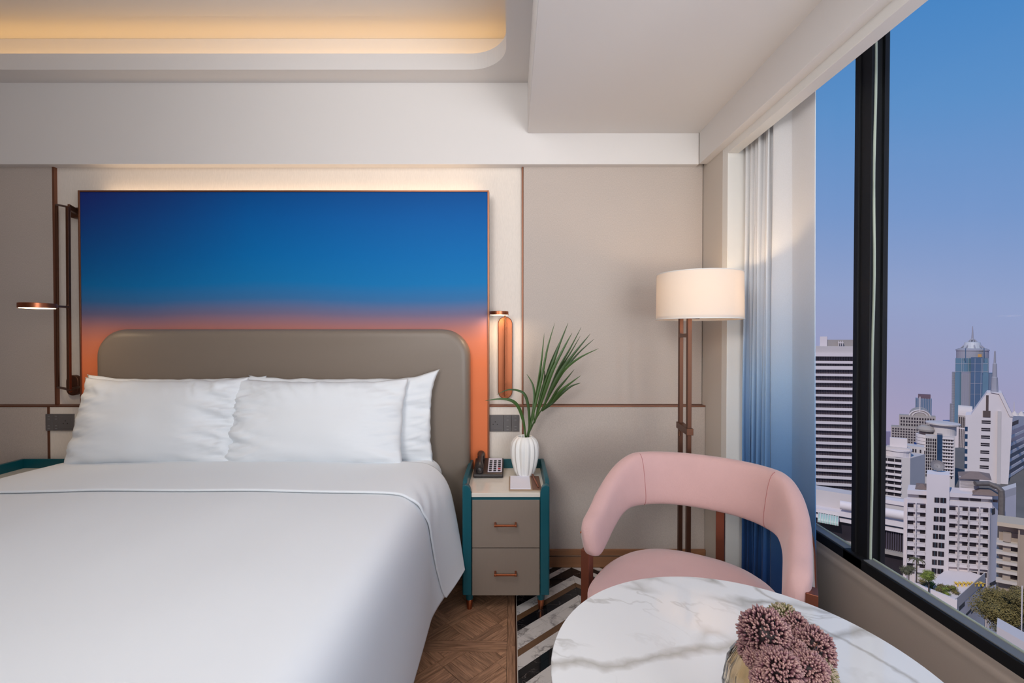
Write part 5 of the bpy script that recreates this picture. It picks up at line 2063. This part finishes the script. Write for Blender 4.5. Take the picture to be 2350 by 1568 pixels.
wpart('round_core', MB().lathe([(rad7 - 0.8, GZ), (rad7 - 0.8, zi(950))], (cx7.x, cx7.y, 0), 24), DGP, b7)
wpart('roof_dome', MB().lathe([(rad7, zi(955)), (rad7 + 0.3, zi(940)), (rad7 * 0.9, zi(918)), (rad7 * 0.5, zi(908)), (0.1, zi(906))], (cx7.x, cx7.y, 0), 28), WG, b7)
cd7 = F7.A + F7.u * xi(1135) - F7.n * 9
wpart('roof_drum', MB().lathe([(5.6, zi(975)), (5.6, zi(900)), (7.4, zi(888)), (7.4, zi(876)), (5, zi(870))], (cd7.x, cd7.y, 0), 28), WP2, b7)
wm = MB()
for r_i in range(12):
    z_ = zi(990 + r_i * 28)
    for c_ in (990, 1008, 1026, 1046, 1065, 1140, 1160, 1182, 1205):
        F7.box(wm, xi(c_), xi(c_ + 13), z_ - 2.0, z_ - 0.6, 0, 0.15)
wpart('window', wm, DG, b7, 'stuff')
bm_ = MB()
for r_i in range(12):
    z_ = zi(985 + r_i * 28)
    F7.box(bm_, xi(1130), xi(1228), z_ - 0.7, z_, 0, 0.8)
wpart('floor_band', bm_, WP, b7, 'stuff')
F7s = Fac(2088, 300, 2118, 298)
sg_ = tag(obj('blue_roof_sign', F7s.box(MB(), F7s.U(2098), F7s.U(2114), F7s.Z(1024, 2105), F7s.Z(1016, 2105), -0.2, 0.2), mat('sign_blue', (30, 62, 130), 0.6)),
          'small blue sign board on the roof of the balconied apartment block', 'sign')

# ---- 8. grey block behind the gabled building
F8 = Fac(2192, 420, 2232, 410)
b8 = thing('grey_grid_block', (F8.A.x, F8.A.y, GB), 'grey gridded block with a barrel-vaulted roof left of the pointed white tower', 'building')
zj = lambda c: F8.Z(740 + c / 3.733, 2210)
xj = lambda c: F8.U(1860 + c / 3.733)
wpart('wall', F8.box(MB(), xj(1240), xj(1335), GB, zj(905), -14, 0), WP2, b8)
wpart('wall', F8.box(MB(), xj(1262), xj(1330), GB, zj(800), -14, -1), WG, b8)
vm = MB()
vm.loft([[F8.A + F8.u * (xj(1262) + (xj(1385) - xj(1262)) * uu) + F8.n * (-8 + 7 * math.cos(math.pi * k / 12)) + Vector((0, 0, zj(800) + 8.5 * math.sin(math.pi * k / 12))) for k in range(13)] for uu in (0, 1)])
wpart('barrel_roof', vm, WP2, b8)
wm = MB()
for r_i in range(24):
    for c_ in (1270, 1286, 1302, 1318):
        z_ = zj(815 + r_i * 20)
        F8.box(wm, xj(c_), xj(c_ + 9), z_ - 2.8, z_, -0.9, 0.2 if r_i > 4 else -0.8)
wpart('window', wm, DG, b8, 'stuff')

# ---- 9. pointed white tower
F9 = Fac(2212, 262, 2316, 256)
b9 = thing('gabled_white_tower', (F9.A.x, F9.A.y, GZ), 'big white tower with a pointed gable and a slender grey mast on top', 'building')
zk = lambda c: F9.Z(740 + c / 3.733, 2270)
xk = lambda c: F9.U(1860 + c / 3.733)
gab = [(xk(1325), GZ), (xk(1700), GZ), (xk(1730), zk(800)), (xk(1632), zk(602)), (xk(1508), zk(602)), (xk(1372), zk(800)), (xk(1325), zk(803))]
gm2 = MB().loft([[F9.A + F9.u * u_ + F9.n * d_ + Vector((0, 0, z_)) for u_, z_ in gab] for d_ in (-16, 0)])
wpart('wall', gm2, WP, b9)
wpart('buttress', F9.box(MB(), xk(1600), xk(1632), GZ, zk(755), 0, 1.6), WP2, b9)
wpart('roof_slab', MB().loft([[F9.A + F9.u * u_ + F9.n * d_ + Vector((0, 0, z_)) for u_, z_ in ((xk(1540), zk(600)), (xk(1635), zk(602)), (xk(1736), zk(800)), (xk(1705), zk(800)), (xk(1610), zk(612)))] for d_ in (-16.5, 0.6)]), WP, b9)
BRN = mat('brown_vent', (84, 70, 68), 0.8)
wpart('slot', F9.box(MB(), xk(1500), xk(1522), zk(758), zk(625), 0, 0.2), BRN, b9)
wpart('vent', F9.box(MB(), xk(1475), xk(1540), zk(815), zk(758), 0, 0.25), BRN, b9)
for r_i in range(8):
    c0 = 842 + r_i * 64.6
    w9 = wpart('window', F9.box(MB(), xk(1465 - r_i * 2), xk(1542 - r_i * 2), zk(c0 + 11), zk(c0), 0, 0.2), DG, b9)
    wpart('window', F9.box(MB(), xk(1465 - r_i * 2), xk(1542 - r_i * 2), zk(c0 + 26), zk(c0 + 17), 0, 0.2), DG, b9)
    wpart('window', F9.box(MB(), xk(1322), xk(1346), zk(c0 + 100), zk(c0 + 62), -4, 0.15), BLUEW, b9)
F9b = Fac(2313, 262, 2362, 290)
wpart('wall', F9b.box(MB(), -2, F9b.W, GZ, F9b.Z(952, 2335), -14, -1.5), WP, b9)
wpart('vent', F9b.box(MB(), F9b.U(2316), F9b.U(2337), F9b.Z(974, 2335), F9b.Z(965, 2335), -1.5, -1.3), BRN, b9)
for r_i in range(9):
    y_ = 983 + r_i * 17
    wpart('window_band', F9b.box(MB(), -1, F9b.W, F9b.Z(y_ + 10, 2335), F9b.Z(y_, 2335), -2, -1.0), BLUEW, b9)
    wpart('floor_band', F9b.box(MB(), -1, F9b.W, F9b.Z(y_ + 17, 2335), F9b.Z(y_ + 11, 2335), -2, -0.2), WP, b9)
mp_ = F9.A + F9.u * xk(1572) - F9.n * 6
wpart('mast', MB().lathe([(1.6, zk(602)), (1.3, zk(480)), (1.0, zk(470)), (0.85, zk(360)), (0.5, zk(350)), (0.35, zk(250)), (0.05, zk(244))], (mp_.x, mp_.y, 0), 10), TG, b9)
cl_ = MB()
for c_, w_ in ((1750, 18), (1808, 16)):
    cpos = F9.A + F9.u * xk(c_) - F9.n * 6
    cl_.lathe([(2.0, zk(800)), (0.2, zk(762))], (cpos.x, cpos.y, 0), 10)
cpos = F9.A + F9.u * xk(1745) - F9.n * 6
cl_.lathe([(0.25, zk(770)), (0.1, zk(682))], (cpos.x, cpos.y, 0), 6)
wpart('roof_cone', cl_, WP2, b9)

# ---- 10. eight-storey hotel with balconies (nearest white building)
F10 = Fac(2078, 123, 2272, 119)
F10b = Fac(2272, 119, 2337, 126)
b10 = thing('balconied_hotel', (F10.A.x, F10.A.y, GZ), 'nearest white hotel with rows of small balconies above the roof terrace', 'building')
zl = lambda c, px=2170: F10.Z(1100 + c / 3.351, px)
xl = lambda c: F10.pt(1860 + c / 3.351, 1200)[0]
WALLH = WP
A_, B_, C_ = F10.A, F10.B, F10b.B
D_ = A_ + (C_ - B_)
wpart('wall', MB().prism([(q_.x, q_.y) for q_ in (A_, B_, C_, D_)], GZ, zl(168)), WALLH, b10)
# upper attic storey set over it
wpart('attic_wall', F10.box(MB(), xl(745), xl(1385), zl(168), zl(135), -12, -1.0), WP2, b10)
wpart('parapet', F10.box(MB(), xl(742), xl(1395), zl(132), zl(100), -12.3, 0.2), WP, b10)
wpart('parapet', F10.box(MB(), xl(742), xl(1395), zl(196), zl(165), -12.3, 0.5), WP, b10)
wpart('stair_tower', F10.box(MB(), xl(890), xl(1066), GZ, zl(-38), -7, 1.0), WP, b10)
for ca, cb in ((832, 888), (1143, 1213), (1228, 1310), (1400, 1440)):
    wpart('window', F10.box(MB(), xl(ca), xl(cb), zl(160), zl(140), -1.0, -0.8), DG, b10)
wpart('side_wall', F10b.box(MB(), 1, F10b.W, zl(168), F10b.Z(1128, 2300), -10, 0), WP2, b10)
rows = [208 + 66.4 * k for k in range(8)]
for r_i, c0 in enumerate(rows):
    for ca, cb, flip in ((748, 803, 0), (820, 884, 1), (1065, 1128, 0), (1146, 1208, 1), (1225, 1290, 0), (1306, 1364, 1)):
        dz0, dz1 = c0, c0 + 24
        wdt = (cb - ca)
        if flip:
            wa, wb_ = ca + wdt * 0.35, cb
        else:
            wa, wb_ = ca, cb - wdt * 0.22
        if r_i == 7 and ca > 1000:
            wpart('window', F10.box(MB(), xl(ca), xl(cb - 4), zl(dz1 + 30), zl(dz0 + 20), 0, 0.12), DG, b10)
            continue
        wpart('window', F10.box(MB(), xl(wa), xl(wb_), zl(dz1), zl(dz0), 0, 0.12), DG, b10)
        q_ = MB()
        F10.box(q_, xl(ca), xl(cb), zl(dz0 + 50), zl(dz0 + 26), 0.75, 0.9)
        F10.box(q_, xl(ca - 2), xl(cb + 2), zl(dz0 + 54), zl(dz0 + 50), 0, 0.95)
        F10.box(q_, xl(ca - 2), xl(cb + 2), zl(dz0 + 26), zl(dz0 + 22), 0.7, 0.98)
        wpart('balcony', q_, WP, b10)
for c_ in (742, 806, 811, 886, 1060, 1131, 1138, 1211, 1218, 1293, 1299, 1366, 1374):
    wpart('pilaster', F10.box(MB(), xl(c_), xl(c_ + 4.5), GZ, zl(196), 0, 1.1), WP, b10)
for r_i in range(9):
    c0 = 138 + 66.6 * r_i + (12 if r_i else 0)
    for ca, cb in ((952 - r_i * 2, 990 - r_i * 2), (996 - r_i * 2, 1042 - r_i * 2)):
        w_ = wpart('window', F10.box(MB(), xl(ca), xl(cb), zl(c0 + 38), zl(c0), 1.0, 1.12), DG, b10)
        wpart('glazing_bar', F10.box(MB(), xl((ca + cb) / 2 - 1), xl((ca + cb) / 2 + 1), zl(c0 + 38), zl(c0), 1.1, 1.2), BG2, w_)
wpart('window', F10b.box(MB(), F10b.U(2279), F10b.U(2286), F10b.Z(1180, 2283), F10b.Z(1166, 2283), 0, 0.12), DG, b10)
wpart('window', F10b.box(MB(), F10b.U(2276), F10b.U(2292), F10b.Z(1342, 2283), F10b.Z(1333, 2283), 0, 0.12), DG, b10)
# rooftop pavilions, louvres and the big duct
wpart('louvre_house', F10.box(MB(), xl(1145), xl(1300), zl(100), zl(0), -9, -4), WP, b10)
lv = MB()
for k in range(8):
    F10.box(lv, xl(1150), xl(1298), zl(78 - k * 9), zl(81 - k * 9 - 7), -4, -3.7)
wpart('louvre', lv, WG, b10, 'stuff')


def hip(u0, u1, z0, z1, d0, d1, name):
    m = MB()
    um, dm = (u0 + u1) / 2, (d0 + d1) / 2
    w4 = (u1 - u0) * 0.12
    b_ = [F10.A + F10.u * u + F10.n * d for u, d in ((u0, d1), (u1, d1), (u1, d0), (u0, d0))]
    t2 = [F10.A + F10.u * (um - w4) + F10.n * dm, F10.A + F10.u * (um + w4) + F10.n * dm]
    m.add([Vector((p_.x, p_.y, z0)) for p_ in b_] + [Vector((p_.x, p_.y, z1)) for p_ in t2], [(0, 1, 5, 4), (1, 2, 5), (2, 3, 4, 5), (3, 0, 4), (0, 3, 2, 1)])
    return wpart(name, m, BROWNR, b10)


hip(xl(1135), xl(1395), zl(6), zl(-30), -11, -2.5, 'tiled_roof')
hip(xl(1240), xl(1450), zl(102), zl(68), -6, 0.6, 'tiled_roof')
hip(xl(800), xl(895), zl(97), zl(78), -8, -1, 'tiled_roof')
dk = MB()
q1 = lambda px_, py_, d_: (lambda uz: F10.A + F10.u * uz[0] + F10.n * d_ + Vector((0, 0, uz[1])))(F10.pt(px_, py_))
dk.tube([q1(2238, 1112, -1), q1(2270, 1112, -1), q1(2290, 1118, 0.5), q1(2297, 1124, 1), q1(2298, 1140, 1), q1(2296, 1240, 1), q1(2292, 1390, 1)], 0.62, 10)
wpart('duct', dk, mat('galvanised_duct', (92, 86, 84), 0.6, var=0.3, vscale=1.5), b10)
# satellite dish on the tower roof
dc = q1(2151, 1074, -3)
dish = MB()
rings_ = []
nD = (Vector((-0.5, -0.75, 0.45))).normalized()
e1 = nD.orthogonal().normalized()
e2 = nD.cross(e1)
for r_, h_ in ((0.05, -0.6), (0.7, -0.5), (1.2, -0.2), (1.5, 0.1)):
    rings_.append([dc + nD * h_ + (e1 * math.cos(2 * math.pi * k / 20) + e2 * math.sin(2 * math.pi * k / 20)) * r_ for k in range(20)])
dish.loft(rings_, caps=False)
dish.tube([dc - nD * 0.5, dc + Vector((0, 0, -2.0))], 0.12, 6)
tag(obj('satellite_dish', dish, mat('dish_mesh', (120, 116, 118), 0.6), mods=[('SOLIDIFY', dict(thickness=0.05))]), 'dark satellite dish on the flat roof of the nearest white hotel', 'satellite dish')

# ---- 11. roof terrace block
TZ = zl(778)
A_ = atZ(2118, 1366, TZ - 2.0)
FT = Fac(2118, 111, 2200, 105)
FTb = Fac(2200, 105, 2268, 117)
b11 = thing('terrace_block', (FT.A.x, FT.A.y, GZ), 'low white block with a planted roof terrace in front of the nearest hotel', 'building')
Dt = FT.A + (FTb.B - FT.B)
zT = FT.Z(1364, 2160)
wpart('wall', MB().prism([(q_.x, q_.y) for q_ in (FT.A, FT.B, FTb.B, Dt)], GZ, zT - 1.0), WP, b11)
wpart('terrace_parapet', FT.box(MB(), -1, FT.W + 0.3, zT - 2.3, zT + 0.2, -0.3, 0.4), WP, b11)
wpart('terrace_parapet', FTb.box(MB(), 0, FTb.W, zT - 2.3, zT + 0.2, -0.3, 0.3), WP2, b11)
for a, b_, c, d in ((2207, 2219, 1366, 1374), (2206, 2219, 1382, 1398), (2222, 2234, 1404, 1410), (2234, 2243, 1400, 1404), (2248, 2266, 1350, 1356)):
    wpart('window', FTb.box(MB(), FTb.U(a), FTb.U(b_), FTb.Z(d, a), FTb.Z(c, a), 0, 0.15), DG, b11)

ORD = ['first', 'second', 'third', 'fourth', 'fifth', 'sixth', 'seventh']
# loungers in a row on the terrace
LNG = mat('yellow_cushion', (226, 190, 84), 0.8)
for i in range(7):
    c = atZ(2192 + i * 9.6, 1338, zT - 0.8)
    m = MB()
    dvx = Vector((-0.45, -0.9, 0)).normalized()
    for s0, s1, z0_, z1_ in ((0, 1.3, 0.30, 0.42), (1.25, 1.9, 0.36, 0.85)):
        p0 = c + dvx * s0
        p1 = c + dvx * s1
        sd = Vector((-dvx.y, dvx.x, 0)) * 0.27
        m.add([p0 - sd + Vector((0, 0, z0_)), p0 + sd + Vector((0, 0, z0_)), p1 + sd + Vector((0, 0, z1_)), p1 - sd + Vector((0, 0, z1_)),
               p0 - sd + Vector((0, 0, z0_ - .1)), p0 + sd + Vector((0, 0, z0_ - .1)), p1 + sd + Vector((0, 0, z1_ - .1)), p1 - sd + Vector((0, 0, z1_ - .1))],
              [(0, 1, 2, 3), (4, 7, 6, 5), (0, 4, 5, 1), (1, 5, 6, 2), (2, 6, 7, 3), (3, 7, 4, 0)])
    for f_ in (0.2, 1.5):
        q_ = c + dvx * f_
        m.box(q_.x - 0.2, q_.x + 0.2, q_.y - 0.03, q_.y + 0.03, zT - 0.998, zT - 0.42)
    tag(obj('sun_lounger', m, LNG), ORD[i] + ' yellow sun lounger from the shrubs in the row on the roof terrace', 'sun lounger', 'yellow loungers on the roof terrace')

# ---- 12. beige building with projecting slabs at the right edge
F12 = Fac(2294, 103, 2372, 100.5)
b12 = thing('beige_slab_building', (F12.A.x, F12.A.y, GZ), 'beige concrete building with projecting floor slabs at the right edge of the window', 'building')
zm = lambda c: F12.Z(1100 + c / 3.351, 2310)
xm = lambda c: F12.U(1860 + c / 3.351)
wpart('wall', F12.box(MB(), 0.3, F12.W + 6, GZ, zm(335), -10, -1.6), BEIGE, b12)
wpart('roof_slab', F12.box(MB(), 0, F12.W + 6, zm(362), zm(332), -11, 0.6), mat('sandy_roof_slab', (176, 160, 142), 0.9), b12)
for c0 in (492, 562, 636, 706, 782):
    wpart('floor_slab', F12.box(MB(), xm(1440), xm(1605), zm(c0 + 18), zm(c0), -3, 0.5), mat('slab_concrete', (186, 174, 164), 0.9), b12)
for c0 in (420, 520, 592, 664, 736):
    wpart('wall_pier', F12.box(MB(), xm(1490), xm(1552), zm(c0 + 66), zm(c0), -1.7, -0.3), BEIGE, b12)
    wpart('window', F12.box(MB(), xm(1556), xm(1606), zm(c0 + 36), zm(c0 + 4), -1.6, -1.4), DGP, b12)
wpart('column', F12.box(MB(), xm(1608), xm(1622), GZ, zm(335), -1.2, 0.0), BEIGE, b12)

# ---- 13. distant low buildings on the haze line, and a slim far tower
F13 = Fac(2018, 800, 2046, 800)
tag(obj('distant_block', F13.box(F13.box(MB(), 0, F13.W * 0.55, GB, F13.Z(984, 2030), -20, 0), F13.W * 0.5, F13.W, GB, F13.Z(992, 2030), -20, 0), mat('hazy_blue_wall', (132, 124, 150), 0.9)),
    'hazy violet block on the skyline just right of the black mullion', 'building')
F14 = Fac(2166, 900, 2182, 900)
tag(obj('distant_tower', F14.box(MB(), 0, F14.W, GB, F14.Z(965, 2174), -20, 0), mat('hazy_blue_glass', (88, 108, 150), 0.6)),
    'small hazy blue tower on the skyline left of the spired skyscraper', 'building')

# ---- trees and planting
LF1 = mat('bright_green_leaves', (106, 116, 44), 0.8, var=0.5, vscale=1.5)
LF2 = mat('olive_brown_leaves', (104, 92, 50), 0.8, var=0.55, vscale=1.0)
LF3 = mat('grey_green_leaves', (82, 80, 58), 0.8, var=0.5, vscale=1.0)
BARK = mat('bark', (70, 58, 48), 0.9)


def leafcloud(blobs, nlv, size, seed):
    rn = random.Random(seed)
    m = MB()
    tot = sum(b_[3] ** 2 for b_ in blobs)
    for bx_, by_, bz_, br_ in blobs:
        for k in range(int(nlv * br_ ** 2 / tot)):
            d = Vector((rn.gauss(0, 1), rn.gauss(0, 1), rn.gauss(0, 1))).normalized()
            p_ = Vector((bx_, by_, bz_)) + Vector((d.x, d.y, d.z * 0.75)) * br_ * rn.uniform(0.6, 1.12)
            a = Vector((rn.gauss(0, 1), rn.gauss(0, 1), rn.gauss(0, 1))).normalized() * size
            b2_ = a.orthogonal().normalized() * size * 0.6
            m.add([p_ - a, p_ + b2_, p_ + a, p_ - b2_], [(0, 1, 2, 3)])
    return m


def tree(name, px, py, Y, rpx, zfloor, m, seed, label, nbl=7, cat='tree', squash=0.6, nlv=2600, sz=0.02):
    c = atY(px, py, Y)
    r = rpx / F * Y
    if cat == 'shrub':
        c.z = zfloor + r * 0.55
    rn = random.Random(seed)
    t_ = thing(name, (c.x, c.y, zfloor), label, cat)
    blobs = []
    for k in range(nbl):
        a = rn.uniform(0, 6.28)
        q_ = rn.uniform(0.1, 0.65) * r
        blobs.append((c.x + q_ * math.cos(a), c.y + q_ * math.sin(a) * 0.8, c.z + rn.uniform(-0.5, 0.45) * r * squash, r * rn.uniform(0.35, 0.52)))
    f = obj('foliage', leafcloud(blobs, nlv, r * sz * 2.2, seed), m, t_)
    f['kind'] = 'stuff'
    core = MB()
    for b_ in blobs:
        core.lathe([(0.01, -b_[3] * 0.45), (b_[3] * 0.45, -b_[3] * 0.25), (b_[3] * 0.6, 0.05), (b_[3] * 0.45, b_[3] * 0.25), (0.01, b_[3] * 0.45)], b_[:3], 10, caps=False)
    obj('inner_foliage', core, m, t_, smooth=180)
    obj('trunk', MB().tube([(c.x, c.y, zfloor), (c.x, c.y, c.z)], [r * 0.07, r * 0.04], 8), BARK, t_)
    return t_


tree('tree', 2304, 1400, 96, 58, GZ, LF2, 3, 'large spreading olive-brown tree below the beige slab building', 20, nlv=16000, sz=0.015, squash=1.0)
tree('tree', 2345, 1378, 92, 34, GZ, LF2, 5, 'olive-brown tree crown cut by the right edge, under the beige slab building', 9, nlv=7000, sz=0.018, squash=1.0)
tree('tree', 2132, 1320, 108, 22, zT - 1, LF1, 7, 'round bright green tree on the hotel roof terrace', 9, nlv=2600)
tree('tree', 2086, 1308, 112, 20, GZ, LF3, 9, 'grey-green tree at the foot of the nearest hotel, beside the window rail', 9, nlv=2400)
tree('tree', 2298, 1448, 88, 20, GZ, LF3, 12, 'low grey-green tree in the corner beneath the large spreading tree', 8, nlv=1800)
SHL = ['shrub at the window-frame end of the roof terrace', 'second shrub along the roof terrace parapet from the window frame', 'third shrub along the roof terrace parapet from the window frame',
       'fourth shrub along the roof terrace parapet from the window frame', 'shrub nearest the yellow loungers on the roof terrace', 'shrub behind the parapet row, between the green tree and the loungers',
       'shrub directly below the round bright green tree']
for i, (px_, py_) in enumerate(((2120, 1338), (2140, 1344), (2158, 1350), (2176, 1352), (2190, 1350), (2164, 1338), (2150, 1334))):
    t_ = tree('shrub', px_, py_, 112 - i * 0.6 if i < 5 else 109, 15, zT - 1, LF1 if i % 2 else LF2, 20 + i, SHL[i], 4, cat='shrub', nlv=500, sz=0.03)
    t_['group'] = 'shrubs on the roof terrace'
# palm by the hotel
pc_ = atY(2104, 1286, 113)
pt_ = thing('palm_tree', (pc_.x, pc_.y, GZ), 'small palm tree against the lower balconies of the nearest hotel', 'tree')
obj('trunk', MB().tube([(pc_.x, pc_.y, GZ), (pc_.x, pc_.y, pc_.z)], 0.12, 6), BARK, pt_)
for k in range(9):
    a = 2 * math.pi * k / 9
    q_ = [pc_ + Vector((math.cos(a), math.sin(a), 0)) * r_ + Vector((0, 0, h_)) for r_, h_ in ((0, 0), (0.7, 0.35), (1.3, 0.1), (1.7, -0.7))]
    obj('frond', MB().tube(q_, [0.08, 0.16, 0.14, 0.02], 4), LF3, pt_)
# white pole and pale roof in the corner
pp_ = atY(2345, 1400, 84)
tag(obj('flagpole', MB().tube([(pp_.x, pp_.y, GZ), (pp_.x, pp_.y, atY(2345, 1345, 84).z)], 0.09, 6), WP2), 'thin pale pole standing in front of the spreading tree', 'pole')
F15 = Fac(2296, 84, 2420, 76)
tag(obj('pale_roof', F15.box(MB(), 0, F15.W, GZ, F15.Z(1462, 2330), -6, 0), WP2), 'flat pale roof at the bottom corner of the window', 'building')
